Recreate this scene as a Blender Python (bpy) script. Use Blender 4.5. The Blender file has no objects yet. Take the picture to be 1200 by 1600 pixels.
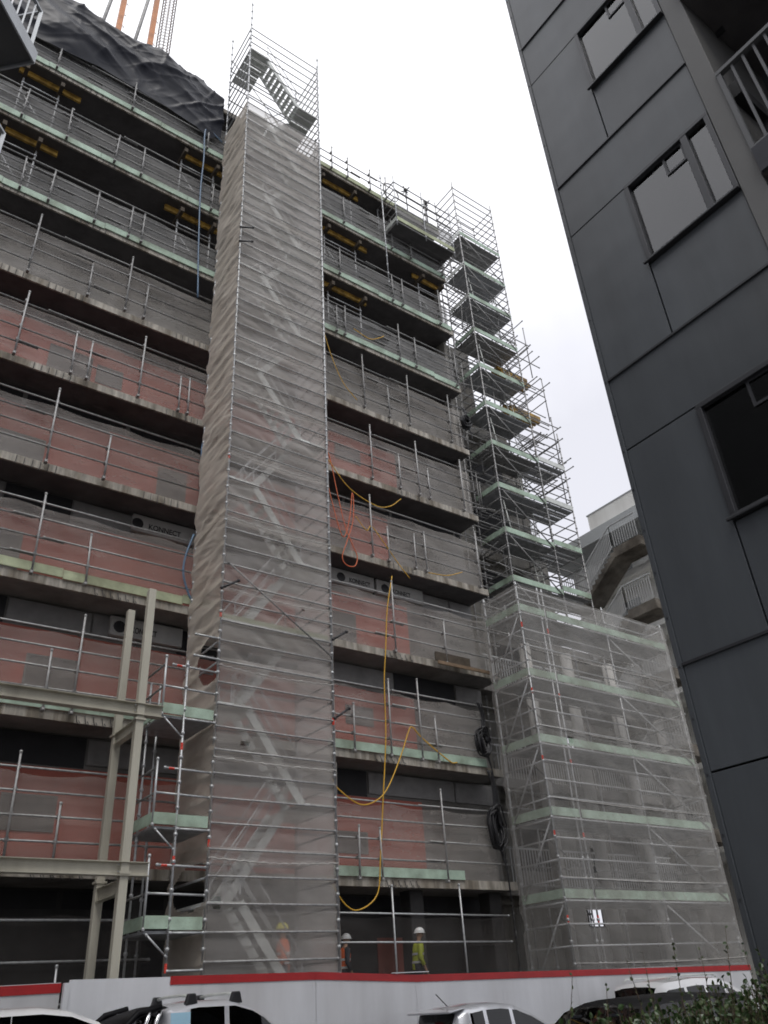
import bpy, math, random
from mathutils import Vector, Matrix, noise, Euler
R_ = random.Random(7)
S = bpy.context.scene
COL = S.collection
rad = math.radians

# ------------------------------------------------------------------ helpers
class MB:
    """collects geometry, built as one mesh object"""
    def __init__(s): s.v=[]; s.f=[]; s.mi=[]
    def add(s, vs, fs, mi=0):
        n=len(s.v); s.v+= [tuple(p) for p in vs]
        for f in fs: s.f.append(tuple(i+n for i in f)); s.mi.append(mi)
        return s
    def box(s, x0,y0,z0,x1,y1,z1, mi=0):
        vs=[(x0,y0,z0),(x1,y0,z0),(x1,y1,z0),(x0,y1,z0),(x0,y0,z1),(x1,y0,z1),(x1,y1,z1),(x0,y1,z1)]
        return s.add(vs,[(0,3,2,1),(4,5,6,7),(0,1,5,4),(1,2,6,5),(2,3,7,6),(3,0,4,7)],mi)
    def obox(s, p, q, w, h, mi=0, up=(0,0,1)):
        """bar from p to q: width w sideways, height h along up"""
        p=Vector(p); q=Vector(q); d=(q-p).normalized(); u=Vector(up)
        sd=d.cross(u)
        if sd.length<1e-5: sd=d.cross(Vector((0,1,0)))
        sd.normalize(); u=sd.cross(d).normalized()
        vs=[]
        for c in (p,q):
            for a,b in ((-1,-1),(1,-1),(1,1),(-1,1)): vs.append(c+sd*(a*w/2)+u*(b*h/2))
        return s.add(vs,[(0,1,2,3),(7,6,5,4),(0,4,5,1),(1,5,6,2),(2,6,7,3),(3,7,4,0)],mi)
    def path(s, pts, r, n=7, mi=0, caps=True):
        pts=[Vector(p) for p in pts]; m=len(pts); rs=r if isinstance(r,(list,tuple)) else [r]*m
        base=len(s.v); prev=None
        for i,p in enumerate(pts):
            d=(pts[min(i+1,m-1)]-pts[max(i-1,0)])
            d=d.normalized() if d.length>1e-9 else Vector((0,0,1))
            if prev is None:
                a=Vector((0,0,1)) if abs(d.z)<.9 else Vector((1,0,0)); u=d.cross(a).normalized()
            else: u=(prev-d*prev.dot(d)).normalized()
            prev=u; w=d.cross(u)
            for k in range(n):
                t=2*math.pi*k/n; s.v.append(tuple(p+(u*math.cos(t)+w*math.sin(t))*rs[i]))
        for i in range(m-1):
            for k in range(n):
                a=base+i*n+k; b=base+i*n+(k+1)%n; s.f.append((a,b,b+n,a+n)); s.mi.append(mi)
        if caps:
            s.f.append(tuple(base+k for k in range(n))[::-1]); s.mi.append(mi)
            s.f.append(tuple(base+(m-1)*n+k for k in range(n))); s.mi.append(mi)
        return s
    def tube(s,p,q,r,n=7,mi=0): return s.path([p,q],r,n,mi)
    def grid(s,nu,nv,fn,mi=0,skip=None):
        vs=[fn(i/nu,j/nv) for j in range(nv+1) for i in range(nu+1)]
        fs=[]
        for j in range(nv):
            for i in range(nu):
                if skip and skip((i+.5)/nu,(j+.5)/nv): continue
                a=j*(nu+1)+i; fs.append((a,a+1,a+nu+2,a+nu+1))
        return s.add(vs,fs,mi)
    def prism(s,poly,off,mi=0):
        n=len(poly); o=Vector(off); a=[Vector(p) for p in poly]
        vs=a+[p+o for p in a]
        fs=[tuple(range(n))[::-1],tuple(range(n,2*n))]+[(i,(i+1)%n,(i+1)%n+n,i+n) for i in range(n)]
        return s.add(vs,fs,mi)
    def sphere(s,c,r,nu=10,nv=6,sc=(1,1,1),mi=0,zmin=-1):
        def fn(u,v):
            th=u*2*math.pi; ph=-math.pi/2+v*math.pi
            z=max(math.sin(ph),zmin)
            return (c[0]+r*sc[0]*math.cos(ph)*math.cos(th),c[1]+r*sc[1]*math.cos(ph)*math.sin(th),c[2]+r*sc[2]*z)
        return s.grid(nu,nv,fn,mi)
    def build(s,name,mats,root=None,smooth=False,bevel=0):
        if not isinstance(mats,(list,tuple)): mats=[mats]
        off=Vector((0,0,0)); r=root
        while r is not None: off+=r.location; r=r.parent
        me=bpy.data.meshes.new(name)
        me.from_pydata([tuple(Vector(p)-off) for p in s.v],[],s.f)
        for m in mats: me.materials.append(m)
        if len(mats)>1: me.polygons.foreach_set('material_index',s.mi)
        if smooth: me.polygons.foreach_set('use_smooth',[True]*len(me.polygons))
        me.update()
        o=bpy.data.objects.new(name,me); COL.objects.link(o)
        if root is not None: o.parent=root
        if bevel:
            b=o.modifiers.new('bevel','BEVEL'); b.width=bevel; b.segments=2; b.limit_method='ANGLE'
        return o

def tag(o,label=None,cat=None,group=None,kind=None):
    if label: o['label']=label
    if cat: o['category']=cat
    if group: o['group']=group
    if kind: o['kind']=kind
    return o
def thing(name,label,cat,loc=(0,0,0),group=None):
    o=bpy.data.objects.new(name,None); COL.objects.link(o); o.location=loc; o.empty_display_size=.2
    return tag(o,label,cat,group)

_tube_cache={}
def rod(name,p,q,r,mat,root,nodes=0,n=7):
    """a straight tube as an object of its own; equal tubes share one mesh. nodes: spacing of the cup joints along it"""
    p=Vector(p); q=Vector(q); L=(q-p).length
    key=(round(L,2),r,mat.name,nodes,n)
    me=_tube_cache.get(key)
    if me is None:
        m=MB(); m.tube((0,0,0),(0,0,L),r,n)
        if nodes:
            k=nodes*.5
            while k<L:
                m.path([(0,0,k-.035),(0,0,k-.025),(0,0,k+.025),(0,0,k+.035)],[r,r*1.7,r*1.7,r],n,caps=False); k+=nodes
        else:
            for e in (0.0,L-.06): m.path([(0,0,e),(0,0,e+.01),(0,0,e+.05),(0,0,e+.06)],[r,r*1.35,r*1.35,r],n,caps=False)
        me=bpy.data.meshes.new(name); me.from_pydata(m.v,[],m.f); me.materials.append(mat)
        me.polygons.foreach_set('use_smooth',[True]*len(me.polygons)); me.update(); _tube_cache[key]=me
    o=bpy.data.objects.new(name,me); COL.objects.link(o)
    off=Vector((0,0,0)); rr=root
    while rr is not None: off+=rr.location; rr=rr.parent
    o.parent=root; o.location=p-off; o.rotation_mode='QUATERNION'
    o.rotation_quaternion=Vector((0,0,1)).rotation_difference((q-p).normalized())
    return o

# ------------------------------------------------------------------ materials
def _m(name):
    m=bpy.data.materials.new(name); m.use_nodes=True; nt=m.node_tree
    return m,nt,nt.nodes,nt.links,nt.nodes['Principled BSDF']
def mat(name,col,rough=.6,metal=0,var=.25,scale=3.0,bump=0,stain=0,streak=False,spec=.5,speck=0,coat=0):
    m,nt,N,L,B=_m(name)
    tc=N.new('ShaderNodeTexCoord')
    mp=N.new('ShaderNodeMapping'); L.new(tc.outputs['Object'],mp.inputs[0])
    if streak: mp.inputs['Scale'].default_value=(1.6,1.6,.25)
    nz=N.new('ShaderNodeTexNoise'); nz.inputs['Scale'].default_value=scale; nz.inputs['Detail'].default_value=8; nz.inputs['Roughness'].default_value=.65
    L.new(mp.outputs[0],nz.inputs['Vector'])
    rp=N.new('ShaderNodeValToRGB'); e=rp.color_ramp.elements
    lo=[c*(1-var) for c in col]; hi=[min(1,c*(1+var)) for c in col]
    e[0].position=.3; e[1].position=.7; e[0].color=(*lo,1); e[1].color=(*hi,1)
    L.new(nz.outputs['Fac'],rp.inputs[0]); out=rp.outputs[0]
    if stain:
        n2=N.new('ShaderNodeTexNoise'); n2.inputs['Scale'].default_value=scale*.35; n2.inputs['Detail'].default_value=5
        L.new(mp.outputs[0],n2.inputs['Vector'])
        r2=N.new('ShaderNodeValToRGB'); r2.color_ramp.elements[0].position=.45; r2.color_ramp.elements[1].position=.62
        L.new(n2.outputs['Fac'],r2.inputs[0])
        mx=N.new('ShaderNodeMix'); mx.data_type='RGBA'; mx.blend_type='MULTIPLY'
        mu=N.new('ShaderNodeMath'); mu.operation='MULTIPLY'; mu.inputs[1].default_value=stain
        L.new(r2.outputs[0],mu.inputs[0]); L.new(mu.outputs[0],mx.inputs[0])
        L.new(out,mx.inputs[6]); mx.inputs[7].default_value=(.42,.38,.33,1); out=mx.outputs[2]
    if speck:
        n3=N.new('ShaderNodeTexNoise'); n3.inputs['Scale'].default_value=40; n3.inputs['Detail'].default_value=3
        L.new(tc.outputs['Object'],n3.inputs['Vector'])
        r3=N.new('ShaderNodeValToRGB'); r3.color_ramp.elements[0].position=.6; r3.color_ramp.elements[1].position=.72
        L.new(n3.outputs['Fac'],r3.inputs[0])
        mx=N.new('ShaderNodeMix'); mx.data_type='RGBA'
        mu=N.new('ShaderNodeMath'); mu.operation='MULTIPLY'; mu.inputs[1].default_value=speck
        L.new(r3.outputs[0],mu.inputs[0]); L.new(mu.outputs[0],mx.inputs[0])
        L.new(out,mx.inputs[6]); mx.inputs[7].default_value=(.16,.07,.035,1); out=mx.outputs[2]
    L.new(out,B.inputs['Base Color'])
    B.inputs['Roughness'].default_value=rough; B.inputs['Metallic'].default_value=metal
    B.inputs['Specular IOR Level'].default_value=spec
    if coat: B.inputs['Coat Weight'].default_value=coat; B.inputs['Coat Roughness'].default_value=.08
    if bump:
        bp=N.new('ShaderNodeBump'); bp.inputs['Strength'].default_value=bump; bp.inputs['Distance'].default_value=.02
        L.new(nz.outputs['Fac'],bp.inputs['Height']); L.new(bp.outputs[0],B.inputs['Normal'])
    return m
def net_mat(name,col,lo,hi,transl=.35,scale=1.1):
    """woven debris net: cover grows as the weave is seen more edge-on"""
    m=bpy.data.materials.new(name); m.use_nodes=True; nt=m.node_tree; N=nt.nodes; L=nt.links
    N.remove(N['Principled BSDF']); out=N['Material Output']
    tc=N.new('ShaderNodeTexCoord')
    mp=N.new('ShaderNodeMapping'); mp.inputs['Scale'].default_value=(1,1,2.2); L.new(tc.outputs['Object'],mp.inputs[0])
    nz=N.new('ShaderNodeTexNoise'); nz.inputs['Scale'].default_value=scale; nz.inputs['Detail'].default_value=6; nz.inputs['Roughness'].default_value=.6
    L.new(mp.outputs[0],nz.inputs['Vector'])
    mr=N.new('ShaderNodeMapRange'); mr.inputs[1].default_value=.3; mr.inputs[2].default_value=.7; mr.inputs[3].default_value=1-lo; mr.inputs[4].default_value=1-hi
    L.new(nz.outputs['Fac'],mr.inputs[0])
    lw=N.new('ShaderNodeLayerWeight'); lw.inputs[0].default_value=.5
    c=N.new('ShaderNodeMath'); c.operation='SUBTRACT'; c.inputs[0].default_value=1; L.new(lw.outputs['Facing'],c.inputs[1])
    c2=N.new('ShaderNodeMath'); c2.operation='MAXIMUM'; c2.inputs[1].default_value=.18; L.new(c.outputs[0],c2.inputs[0])
    iv=N.new('ShaderNodeMath'); iv.operation='DIVIDE'; iv.inputs[0].default_value=.85; L.new(c2.outputs[0],iv.inputs[1])
    pw=N.new('ShaderNodeMath'); pw.operation='POWER'; L.new(mr.outputs[0],pw.inputs[0]); L.new(iv.outputs[0],pw.inputs[1])
    df=N.new('ShaderNodeBsdfDiffuse'); tl=N.new('ShaderNodeBsdfTranslucent')
    n2=N.new('ShaderNodeTexNoise'); n2.inputs['Scale'].default_value=.9; n2.inputs['Detail'].default_value=6; L.new(tc.outputs['Object'],n2.inputs['Vector'])
    rp=N.new('ShaderNodeValToRGB'); rp.color_ramp.elements[0].position=.3; rp.color_ramp.elements[1].position=.72
    rp.color_ramp.elements[0].color=(col[0]*.9,col[1]*.885,col[2]*.86,1); rp.color_ramp.elements[1].color=(*[min(1,x*1.12) for x in col],1)
    L.new(n2.outputs['Fac'],rp.inputs[0])
    L.new(rp.outputs[0],df.inputs[0]); L.new(rp.outputs[0],tl.inputs[0])
    mx=N.new('ShaderNodeMixShader'); mx.inputs[0].default_value=transl; L.new(df.outputs[0],mx.inputs[1]); L.new(tl.outputs[0],mx.inputs[2])
    tr=N.new('ShaderNodeBsdfTransparent')
    m2=N.new('ShaderNodeMixShader'); L.new(pw.outputs[0],m2.inputs[0]); L.new(mx.outputs[0],m2.inputs[1]); L.new(tr.outputs[0],m2.inputs[2])
    L.new(m2.outputs[0],out.inputs[0]); return m
def glass_mat(name,tint=(.8,.85,.85),refl=.015):
    m=bpy.data.materials.new(name); m.use_nodes=True; nt=m.node_tree; N=nt.nodes; L=nt.links
    N.remove(N['Principled BSDF'])
    tr=N.new('ShaderNodeBsdfTransparent'); tr.inputs[0].default_value=(*tint,1)
    gl=N.new('ShaderNodeBsdfGlossy'); gl.inputs['Roughness'].default_value=.02
    fr=N.new('ShaderNodeFresnel'); fr.inputs[0].default_value=1.5
    ad=N.new('ShaderNodeMath'); ad.operation='ADD'; ad.inputs[1].default_value=refl; L.new(fr.outputs[0],ad.inputs[0])
    # wavy float glass
    tc=N.new('ShaderNodeTexCoord'); nz=N.new('ShaderNodeTexNoise'); nz.inputs['Scale'].default_value=.8; L.new(tc.outputs['Object'],nz.inputs['Vector'])
    bp=N.new('ShaderNodeBump'); bp.inputs['Strength'].default_value=.05; L.new(nz.outputs['Fac'],bp.inputs['Height']); L.new(bp.outputs[0],gl.inputs['Normal'])
    mx=N.new('ShaderNodeMixShader'); L.new(ad.outputs[0],mx.inputs[0]); L.new(tr.outputs[0],mx.inputs[1]); L.new(gl.outputs[0],mx.inputs[2])
    L.new(mx.outputs[0],N['Material Output'].inputs[0]); return m

M={}
M['concrete']=mat('concrete',(.27,.26,.235),.85,var=.22,scale=2.2,bump=.25,stain=.6,streak=True)
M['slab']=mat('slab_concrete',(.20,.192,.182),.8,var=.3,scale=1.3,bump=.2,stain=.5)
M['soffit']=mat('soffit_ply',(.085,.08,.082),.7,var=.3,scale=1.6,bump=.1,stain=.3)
M['edge']=mat('slab_edge',(.36,.335,.29),.85,var=.45,scale=5,bump=.3,stain=.85,streak=True)
M['wall']=mat('grey_wall',(.17,.165,.155),.85,var=.25,scale=1.2,bump=.15,stain=.5)
M['shadewall']=mat('shaded_wall',(.045,.043,.042),.8,var=.35,scale=1.5,stain=.4)  # grey wall darkened: deep ground floor shade put into the colour
M['wrap']=mat('red_wrap',(.37,.105,.075),.7,var=.16,scale=.8,bump=.1,stain=.25)
M['greywrap']=mat('pale_lintel',(.20,.195,.19),.6,var=.2,scale=2)
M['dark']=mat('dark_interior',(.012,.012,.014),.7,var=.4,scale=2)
M['opening']=mat('window_opening',(.13,.12,.11),.5,var=.3,scale=2)
M['printboard']=mat('printed_wrap',(.34,.335,.32),.6,var=.15,scale=2)
M['ink']=mat('printed_ink',(.01,.01,.012),.5,var=.05)
M['galv']=mat('galvanised_steel',(.44,.45,.455),.45,.55,var=.25,scale=9,speck=.35)
M['galvdark']=mat('weathered_tube',(.235,.235,.23),.55,.4,var=.35,scale=7,speck=.6)
M['tubemid']=mat('dull_tube',(.35,.35,.345),.55,.4,var=.35,scale=7,speck=.6)
M['galvred']=mat('red_band_paint',(.62,.05,.03),.5,var=.15)
M['green']=mat('green_board',(.385,.50,.40),.65,var=.2,scale=3,bump=.05,stain=.6,speck=.3)
M['greenold']=mat('faded_board',(.42,.46,.30),.7,var=.22,scale=3,stain=.5)
M['plank']=mat('steel_plank',(.30,.31,.32),.5,.3,var=.25,scale=5,stain=.3)
M['alu']=mat('pale_alloy',(.56,.58,.55),.45,.25,var=.15,scale=5)
M['yellow']=mat('formwork_beam',(.40,.25,.05),.6,var=.4,scale=5,stain=.9)
M['oldtimber']=mat('old_timber',(.065,.05,.035),.85,var=.4,scale=5,bump=.2)
M['timber']=mat('timber',(.19,.13,.08),.8,var=.35,scale=4,bump=.2)
M['cream']=mat('cream_steel',(.47,.45,.375),.45,var=.1,scale=2,stain=.35,streak=True)
M['hoard']=mat('hoarding_white',(.61,.62,.64),.5,var=.08,scale=1.2,stain=.28,streak=True)
M['red']=mat('red_band',(.36,.012,.014),.5,var=.14,scale=2,stain=.2)
M['clad']=mat('dark_cladding',(.060,.067,.074),.4,var=.16,scale=1.6,stain=.3,streak=True)
M['cladfin']=mat('grey_render',(.105,.105,.102),.6,var=.08,scale=1.2,stain=.15)
def clad_vary(m):
    nt=m.node_tree; N=nt.nodes; L=nt.links; B=N['Principled BSDF']
    g=N.new('ShaderNodeNewGeometry'); mr=N.new('ShaderNodeMapRange'); mr.inputs[3].default_value=.88; mr.inputs[4].default_value=1.13
    L.new(g.outputs['Random Per Island'],mr.inputs[0])
    src=B.inputs['Base Color'].links[0].from_socket
    mx=N.new('ShaderNodeVectorMath'); mx.operation='SCALE'; L.new(src,mx.inputs[0]); L.new(mr.outputs[0],mx.inputs['Scale']); L.new(mx.outputs[0],B.inputs['Base Color'])
    tc=N.new('ShaderNodeTexCoord'); nz=N.new('ShaderNodeTexNoise'); nz.inputs['Scale'].default_value=.9; nz.inputs['Detail'].default_value=2
    L.new(tc.outputs['Object'],nz.inputs['Vector']); bp=N.new('ShaderNodeBump'); bp.inputs['Strength'].default_value=.35; bp.inputs['Distance'].default_value=.05
    L.new(nz.outputs['Fac'],bp.inputs['Height']); L.new(bp.outputs[0],B.inputs['Normal'])
clad_vary(M['clad'])
M['clademb']=mat('cladding_joint',(.012,.012,.014),.6,var=.1)
M['trim']=mat('dark_trim',(.035,.036,.04),.4,.2,var=.2)
M['blind']=mat('window_blind',(.26,.29,.29),.8,var=.06,scale=2)
M['glass']=glass_mat('window_glass',refl=.085)
M['darkglass']=glass_mat('dark_glass',(.12,.14,.14),.03)
M['carglass']=glass_mat('car_glass',(.30,.36,.35),.04)
M['cartint']=glass_mat('tinted_car_glass',(.05,.055,.06),.02)
M['tarp']=mat('black_tarp',(.006,.0078,.0155),.4,var=.25,scale=6,bump=.04,spec=.2)
M['orange']=mat('orange_paint',(.55,.20,.055),.5,var=.25,scale=3,stain=.3)
M['rebar']=mat('rusty_rebar',(.15,.10,.075),.8,var=.3)
M['blue']=mat('blue_hose',(.10,.17,.26),.4,var=.15)
M['yrope']=mat('yellow_hose',(.62,.36,.03),.45,var=.15)
M['ohose']=mat('orange_hose',(.60,.14,.05),.45,var=.15)
M['black']=mat('black_rubber',(.014,.014,.016),.4,var=.3)
M['net']=net_mat('grey_net',(.70,.675,.645),.35,.45,scale=.8)
M['netside']=net_mat('brown_net',(.58,.53,.465),.45,.57,transl=.3,scale=.8)
M['netlow']=net_mat('facade_net',(.64,.61,.575),.23,.38,scale=.7)
M['nettop']=net_mat('facade_net_grey',(.40,.40,.395),.40,.56,scale=.7)
M['netshade']=net_mat('shaded_net',(.16,.15,.145),.15,.3,scale=.7)  # facade net in a darker colour that carries the ground floor shade
M['netpale']=net_mat('pale_net',(.68,.665,.635),.18,.27,scale=.6)
M['hem']=mat('rolled_net_hem',(.42,.41,.385),.9,var=.2,scale=8)
M['asphalt']=mat('asphalt',(.05,.05,.052),.75,var=.25,scale=6,bump=.2)
M['deck']=mat('site_slab',(.16,.15,.14),.85,var=.3,scale=2,bump=.2,stain=.5)
M['paving']=mat('pavement',(.22,.215,.205),.8,var=.2,scale=4)
M['soil']=mat('bed_soil',(.06,.045,.032),.9,var=.35,scale=9,bump=.4)
M['column']=mat('pale_column',(.40,.39,.37),.8,var=.2,scale=2,stain=.4,streak=True)
M['farwhite']=mat('far_white_wall',(.80,.80,.77),.7,var=.1,scale=1,stain=.25,streak=True)
M['fargrey']=mat('far_fascia',(.40,.42,.425),.6,var=.1,scale=1)
M['stairconc']=mat('stained_concrete',(.15,.135,.115),.9,var=.55,scale=1.8,stain=.9)
M['railwhite']=mat('white_railing',(.50,.51,.51),.5,var=.1)
M['balc']=mat('balcony_grey',(.085,.088,.092),.6,var=.12,scale=2)
M['flash']=mat('pale_flashing',(.36,.38,.40),.4,.3,var=.1)
M['silver']=mat('silver_paint',(.56,.57,.60),.28,.35,var=.04,coat=.8)
M['whitepaint']=mat('white_paint',(.68,.68,.68),.3,var=.03,coat=.8)
M['paleblue']=mat('pale_blue_wrap',(.31,.50,.62),.4,var=.05,coat=.3)
M['blackpaint']=mat('black_paint',(.004,.004,.005),.5,var=.1,coat=0,spec=.12)
M['chrome']=mat('chrome',(.7,.7,.7),.12,1,var=.03)
M['rubber']=mat('tyre',(.02,.02,.02),.8,var=.2)
M['lampglass']=mat('lamp_lens',(.6,.6,.6),.15,var=.05)
M['redlens']=mat('red_lens',(.4,.01,.01),.2,var=.05)
M['leaf']=mat('leaf',(.028,.055,.015),.36,var=.5,scale=14)
M['leafnew']=mat('young_leaf',(.06,.085,.03),.4,var=.4,scale=14)
M['twig']=mat('twig',(.07,.05,.03),.8,var=.3)
M['skin']=mat('skin',(.42,.25,.17),.55,var=.08)
M['hiorange']=mat('hi_vis_orange',(.85,.16,.04),.6,var=.1)
M['hiyellow']=mat('hi_vis_yellow',(.50,.56,.06),.6,var=.1)
M['navy']=mat('dark_workwear',(.03,.032,.04),.8,var=.2)
M['helmy']=mat('yellow_helmet',(.78,.70,.05),.35,var=.05)
M['helmw']=mat('white_helmet',(.78,.78,.76),.35,var=.05)
M['reflect']=mat('reflective_tape',(.6,.6,.58),.35,var=.05)

# ------------------------------------------------------------------ levels
SL=[2.54,5.66,8.76,11.80,14.77,17.73,20.80,23.92,27.10,30.20]   # underside of each slab edge
ST=.22
YF=18.0; YW=19.55
ORD=['lowest','second','third','fourth','fifth','sixth','seventh','eighth','ninth','topmost']

# ------------------------------------------------------------------ ground
def ground():
    m=MB(); m.grid(40,40,lambda u,v:(-400+800*u,-400+800*v,-1.9)); tag(m.build('ground',M['asphalt']),kind='structure')
    m=MB(); m.box(-40,6,-1.85,60,14.9,-1.60); tag(m.build('street',M['asphalt']),kind='structure')
    m=MB(); m.box(-40,14.9,-1.85,60,15.25,-1.47); tag(m.build('kerb_strip',M['paving']),kind='structure')
    m=MB(); m.box(-40,15.45,-1.85,40,60,-.15); tag(m.build('site_deck',M['deck']),kind='structure')
    m=MB(); m.box(-12,-12,-1.85,30,5.9,-1.47); tag(m.build('pavement',M['paving']),kind='structure')
    m=MB(); m.box(2.2,2.2,-1.47,5.5,4.6,-1.40); tag(m.build('planting_bed',M['soil']),kind='structure')
ground()

# ------------------------------------------------------------------ main building
def text_mesh(body,size):
    cu=bpy.data.curves.new('lettering','FONT'); cu.body=body; cu.size=size; cu.extrude=.002; cu.offset=size*.018
    o=bpy.data.objects.new('lettering',cu); COL.objects.link(o)
    dg=bpy.context.evaluated_depsgraph_get(); me=bpy.data.meshes.new_from_object(o.evaluated_get(dg))
    bpy.data.objects.remove(o); bpy.data.curves.remove(cu); return me
def lettering(body,size,loc,root,width=None):
    me=text_mesh(body,size); xs=[v.co.x for v in me.vertices]; w=max(xs)-min(xs)
    k=(width/w) if width else 1
    for v in me.vertices: v.co=Vector((v.co.x*k,-v.co.z,v.co.y))
    me.materials.clear(); me.materials.append(M['ink'])
    o=bpy.data.objects.new('lettering',me); COL.objects.link(o)
    off=Vector((0,0,0)); r=root
    while r is not None: off+=r.location; r=r.parent
    o.parent=root; o.location=Vector(loc)-off
    return o
BX0,BX1=-9.0,18.2
def building():
    b=thing('apartment_building','long multi storey concrete building under construction behind the scaffolding, red wall wrap on lower storeys','building',(8,22,-.15))
    # rear mass, side faces
    m=MB(); m.box(BX0,24,-.15,BX1,34,31.2); m.build('rear_wall',M['concrete'],b)
    # storey walls
    for n in range(-1,10):
        z0=(SL[n]+ST) if n>=0 else -.15
        z1=SL[n+1] if n<9 else 31.2
        if n==9: continue
        yw=19.0 if 0<=n<=4 else YW; ks=yw/19.6
        xr=18.2
        w=MB(); w.box(BX0,yw,z0,xr,yw+.25,z1)
        wall=w.build('wall',M['shadewall'] if n<0 else (M['wall'] if n<5 else M['concrete']),b)
        # red wrap sheets, a few mm proud, up to just under the lintel
        zt=z1-(.72 if n<3 else .5)
        if 0<=n<=4:
            m=MB(); xe=15.3 if n!=3 else 14.75
            x=BX0
            while x<xe:
                x2=min(x+2.7+R_.random()*.2,xe)
                m.box(x+.004,yw-.03-.006*(R_.random()),z0+.02,x2-.004,yw-.003,zt+R_.uniform(-.04,.04)); x=x2
            m.build('wall_wrap',M['wrap'],b)
        elif n==-1:
            m=MB()
            for xa,xb in ((-6,-1),(1.,2.6),(11.9,12.6),(13.9,14.8)): m.box(xa,yw-.03,z0+.02,xb,yw-.003,zt-.3)
            m.build('wall_wrap',M['wrap'],b)
        if n>=4: MB().box(18.06,18.5,z0,18.2,yw-.002,z1).build('end_wall',M['concrete'],b)
        # window openings
        ops={4:[(3.2,4.35,.9,1.85),(-1.2,.1,.9,1.9),(4.6,5.3,1.15,1.7),(13.1,14.1,1.5,2.0)],3:[(2.2,3.5,.35,1.5),(-2.5,-1.2,.4,1.5),(12.6,13.5,.6,1.5),(6.8,7.6,.9,1.8)],
             2:[(2.2,3.4,.5,1.7),(-2.4,-1,.5,1.7),(12.7,13.6,.6,1.6)],1:[(4.1,5.25,1.0,1.75),(-.6,.8,.9,1.8),(13.2,14.1,1.35,1.8)],0:[(4.1,5.2,1.1,1.75),(.2,1.6,1,1.8),(12.6,13.7,1.0,1.45)],
             6:[(2,3.2,.4,1.5),(13,14,.4,1.6)],7:[(4.2,5.4,.4,1.6),(14,15.2,.4,1.6)],8:[(3,4,.4,1.6)],5:[(2.4,3.3,.5,1.5),(13.2,14.2,.5,1.5)]}.get(n,[])
        for xa,xb,za,zb in ops:
            xa*=ks; xb*=ks
            if n<5: za-=.25; zb-=.25
            m=MB(); m.box(xa,yw-.045,z0+za,xb,yw-.031,z0+zb)
            f=m.build('window',M['opening'],b)
            e=MB()
            e.box(xa-.05,yw-.06,z0+za-.05,xa,yw-.02,z0+zb+.05); e.box(xb,yw-.06,z0+za-.05,xb+.05,yw-.02,z0+zb+.05)
            e.box(xa,yw-.06,z0+zb,xb,yw-.02,z0+zb+.05); e.box(xa,yw-.06,z0+za-.05,xb,yw-.02,z0+za)
            e.build('frame',M['wall'],f)
        # lintel strip under the soffit: pale boards between flat near-black strips
        lm=MB(); dm=MB(); x=BX0; k=0
        while x<18.2:
            wd=R_.uniform(1.6,3.2); x2=min(x+wd,18.2)
            if n in(0,1,2):
                if (k%3)!=2: MB().box(x,yw-.05,z1-.62,x2-.05,yw-.004,z1-.05).build('lintel_board',M['greywrap'],b)
                else: MB().box(x,yw-.02,z1-.7,x2-.05,yw-.004,z1-.02).build('dark_strip',M['dark'],b)
            else: MB().box(x,yw-.02,z1-.40,x2-.12,yw-.004,z1-.1 if n>=3 else z1-.05).build('dark_strip',M['dark'],b)
            x=x2; k+=1
        # a printed board where the photo shows one
        prints={2:[(5.95,7.9,6.39,.92,11.26),(12.0,13.9,12.94,.80,11.26),(14.0,15.9,14.64,.72,11.26)],1:[(5.7,7.6,6.24,.66,8.2)]}.get(n,[])
        for xa,xb,tx,tw,z in prints:
            m=MB(); m.box(xa,18.8,z,xb,yw-.055,z+.5)
            pb=m.build('printed_board',M['printboard'],b)
            lettering('KONNECT',.22,(tx,18.796,z+.14),pb,tw)
            d=MB(); d.sphere((tx-.30,18.8,z+.24),.16,10,6,(1,.06,1)); d.build('emblem',M['ink'],pb)
    # wall behind the last storey
    m=MB(); m.box(BX0,YW,SL[9]+ST,11.9,YW+.25,31.3); m.build('parapet',M['concrete'],b)
    # slabs
    for n,z in enumerate(SL):
        xe=18.2 if n>=2 else 17.75
        xs=BX0 if n<9 else BX0
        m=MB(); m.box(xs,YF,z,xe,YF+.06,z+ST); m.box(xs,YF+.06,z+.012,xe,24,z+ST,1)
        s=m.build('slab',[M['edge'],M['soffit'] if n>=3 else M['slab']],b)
        # starter hooks hanging at the edge, in short rows
        h=MB()
        for x0 in ([1.2,4.9,13.2] if n<3 else [.4,2.6,6.2,14.2]):
            x0+=R_.uniform(-.6,.6)
            for k in range(6):
                x=x0+k*.19
                if n<3:
                    h.path([(x,YF-.02,z+.16),(x+.02,YF-.05,z+.02),(x+.05,YF-.05,z-.05),(x+.09,YF-.04,z),(x+.06,YF-.03,z+.05)],.009,5)
                else: h.path([(x,YF-.012,z+.2),(x-.01,YF-.03,z+.02),(x-.03,YF-.04,z-.08)],.008,5)
        h.build('starter_hooks',M['black'],s)
        # drip stains are in the edge material; soffit joints:
    # ground floor columns with the shade of the storey in their colour
    for x in (3.2,6.9,10.6,14.5,17.3):
        m=MB(); m.box(x-.22,18.5,-.15,x+.22,18.95,SL[0]+.012); m.build('column',M['shadewall'],b,bevel=.01)
    # right end, stair core
    m=MB()
    m.box(18.45,20.203,-.15,23.0,28,10.4); m.box(18.45,20.2,10.4,24.1,28,16.6); m.box(18.45,20.202,16.6,23.5,28,20.6); m.box(18.45,20.2,20.6,22.9,28,22.2)
    core=m.build('core_wall',M['concrete'],b)
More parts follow.
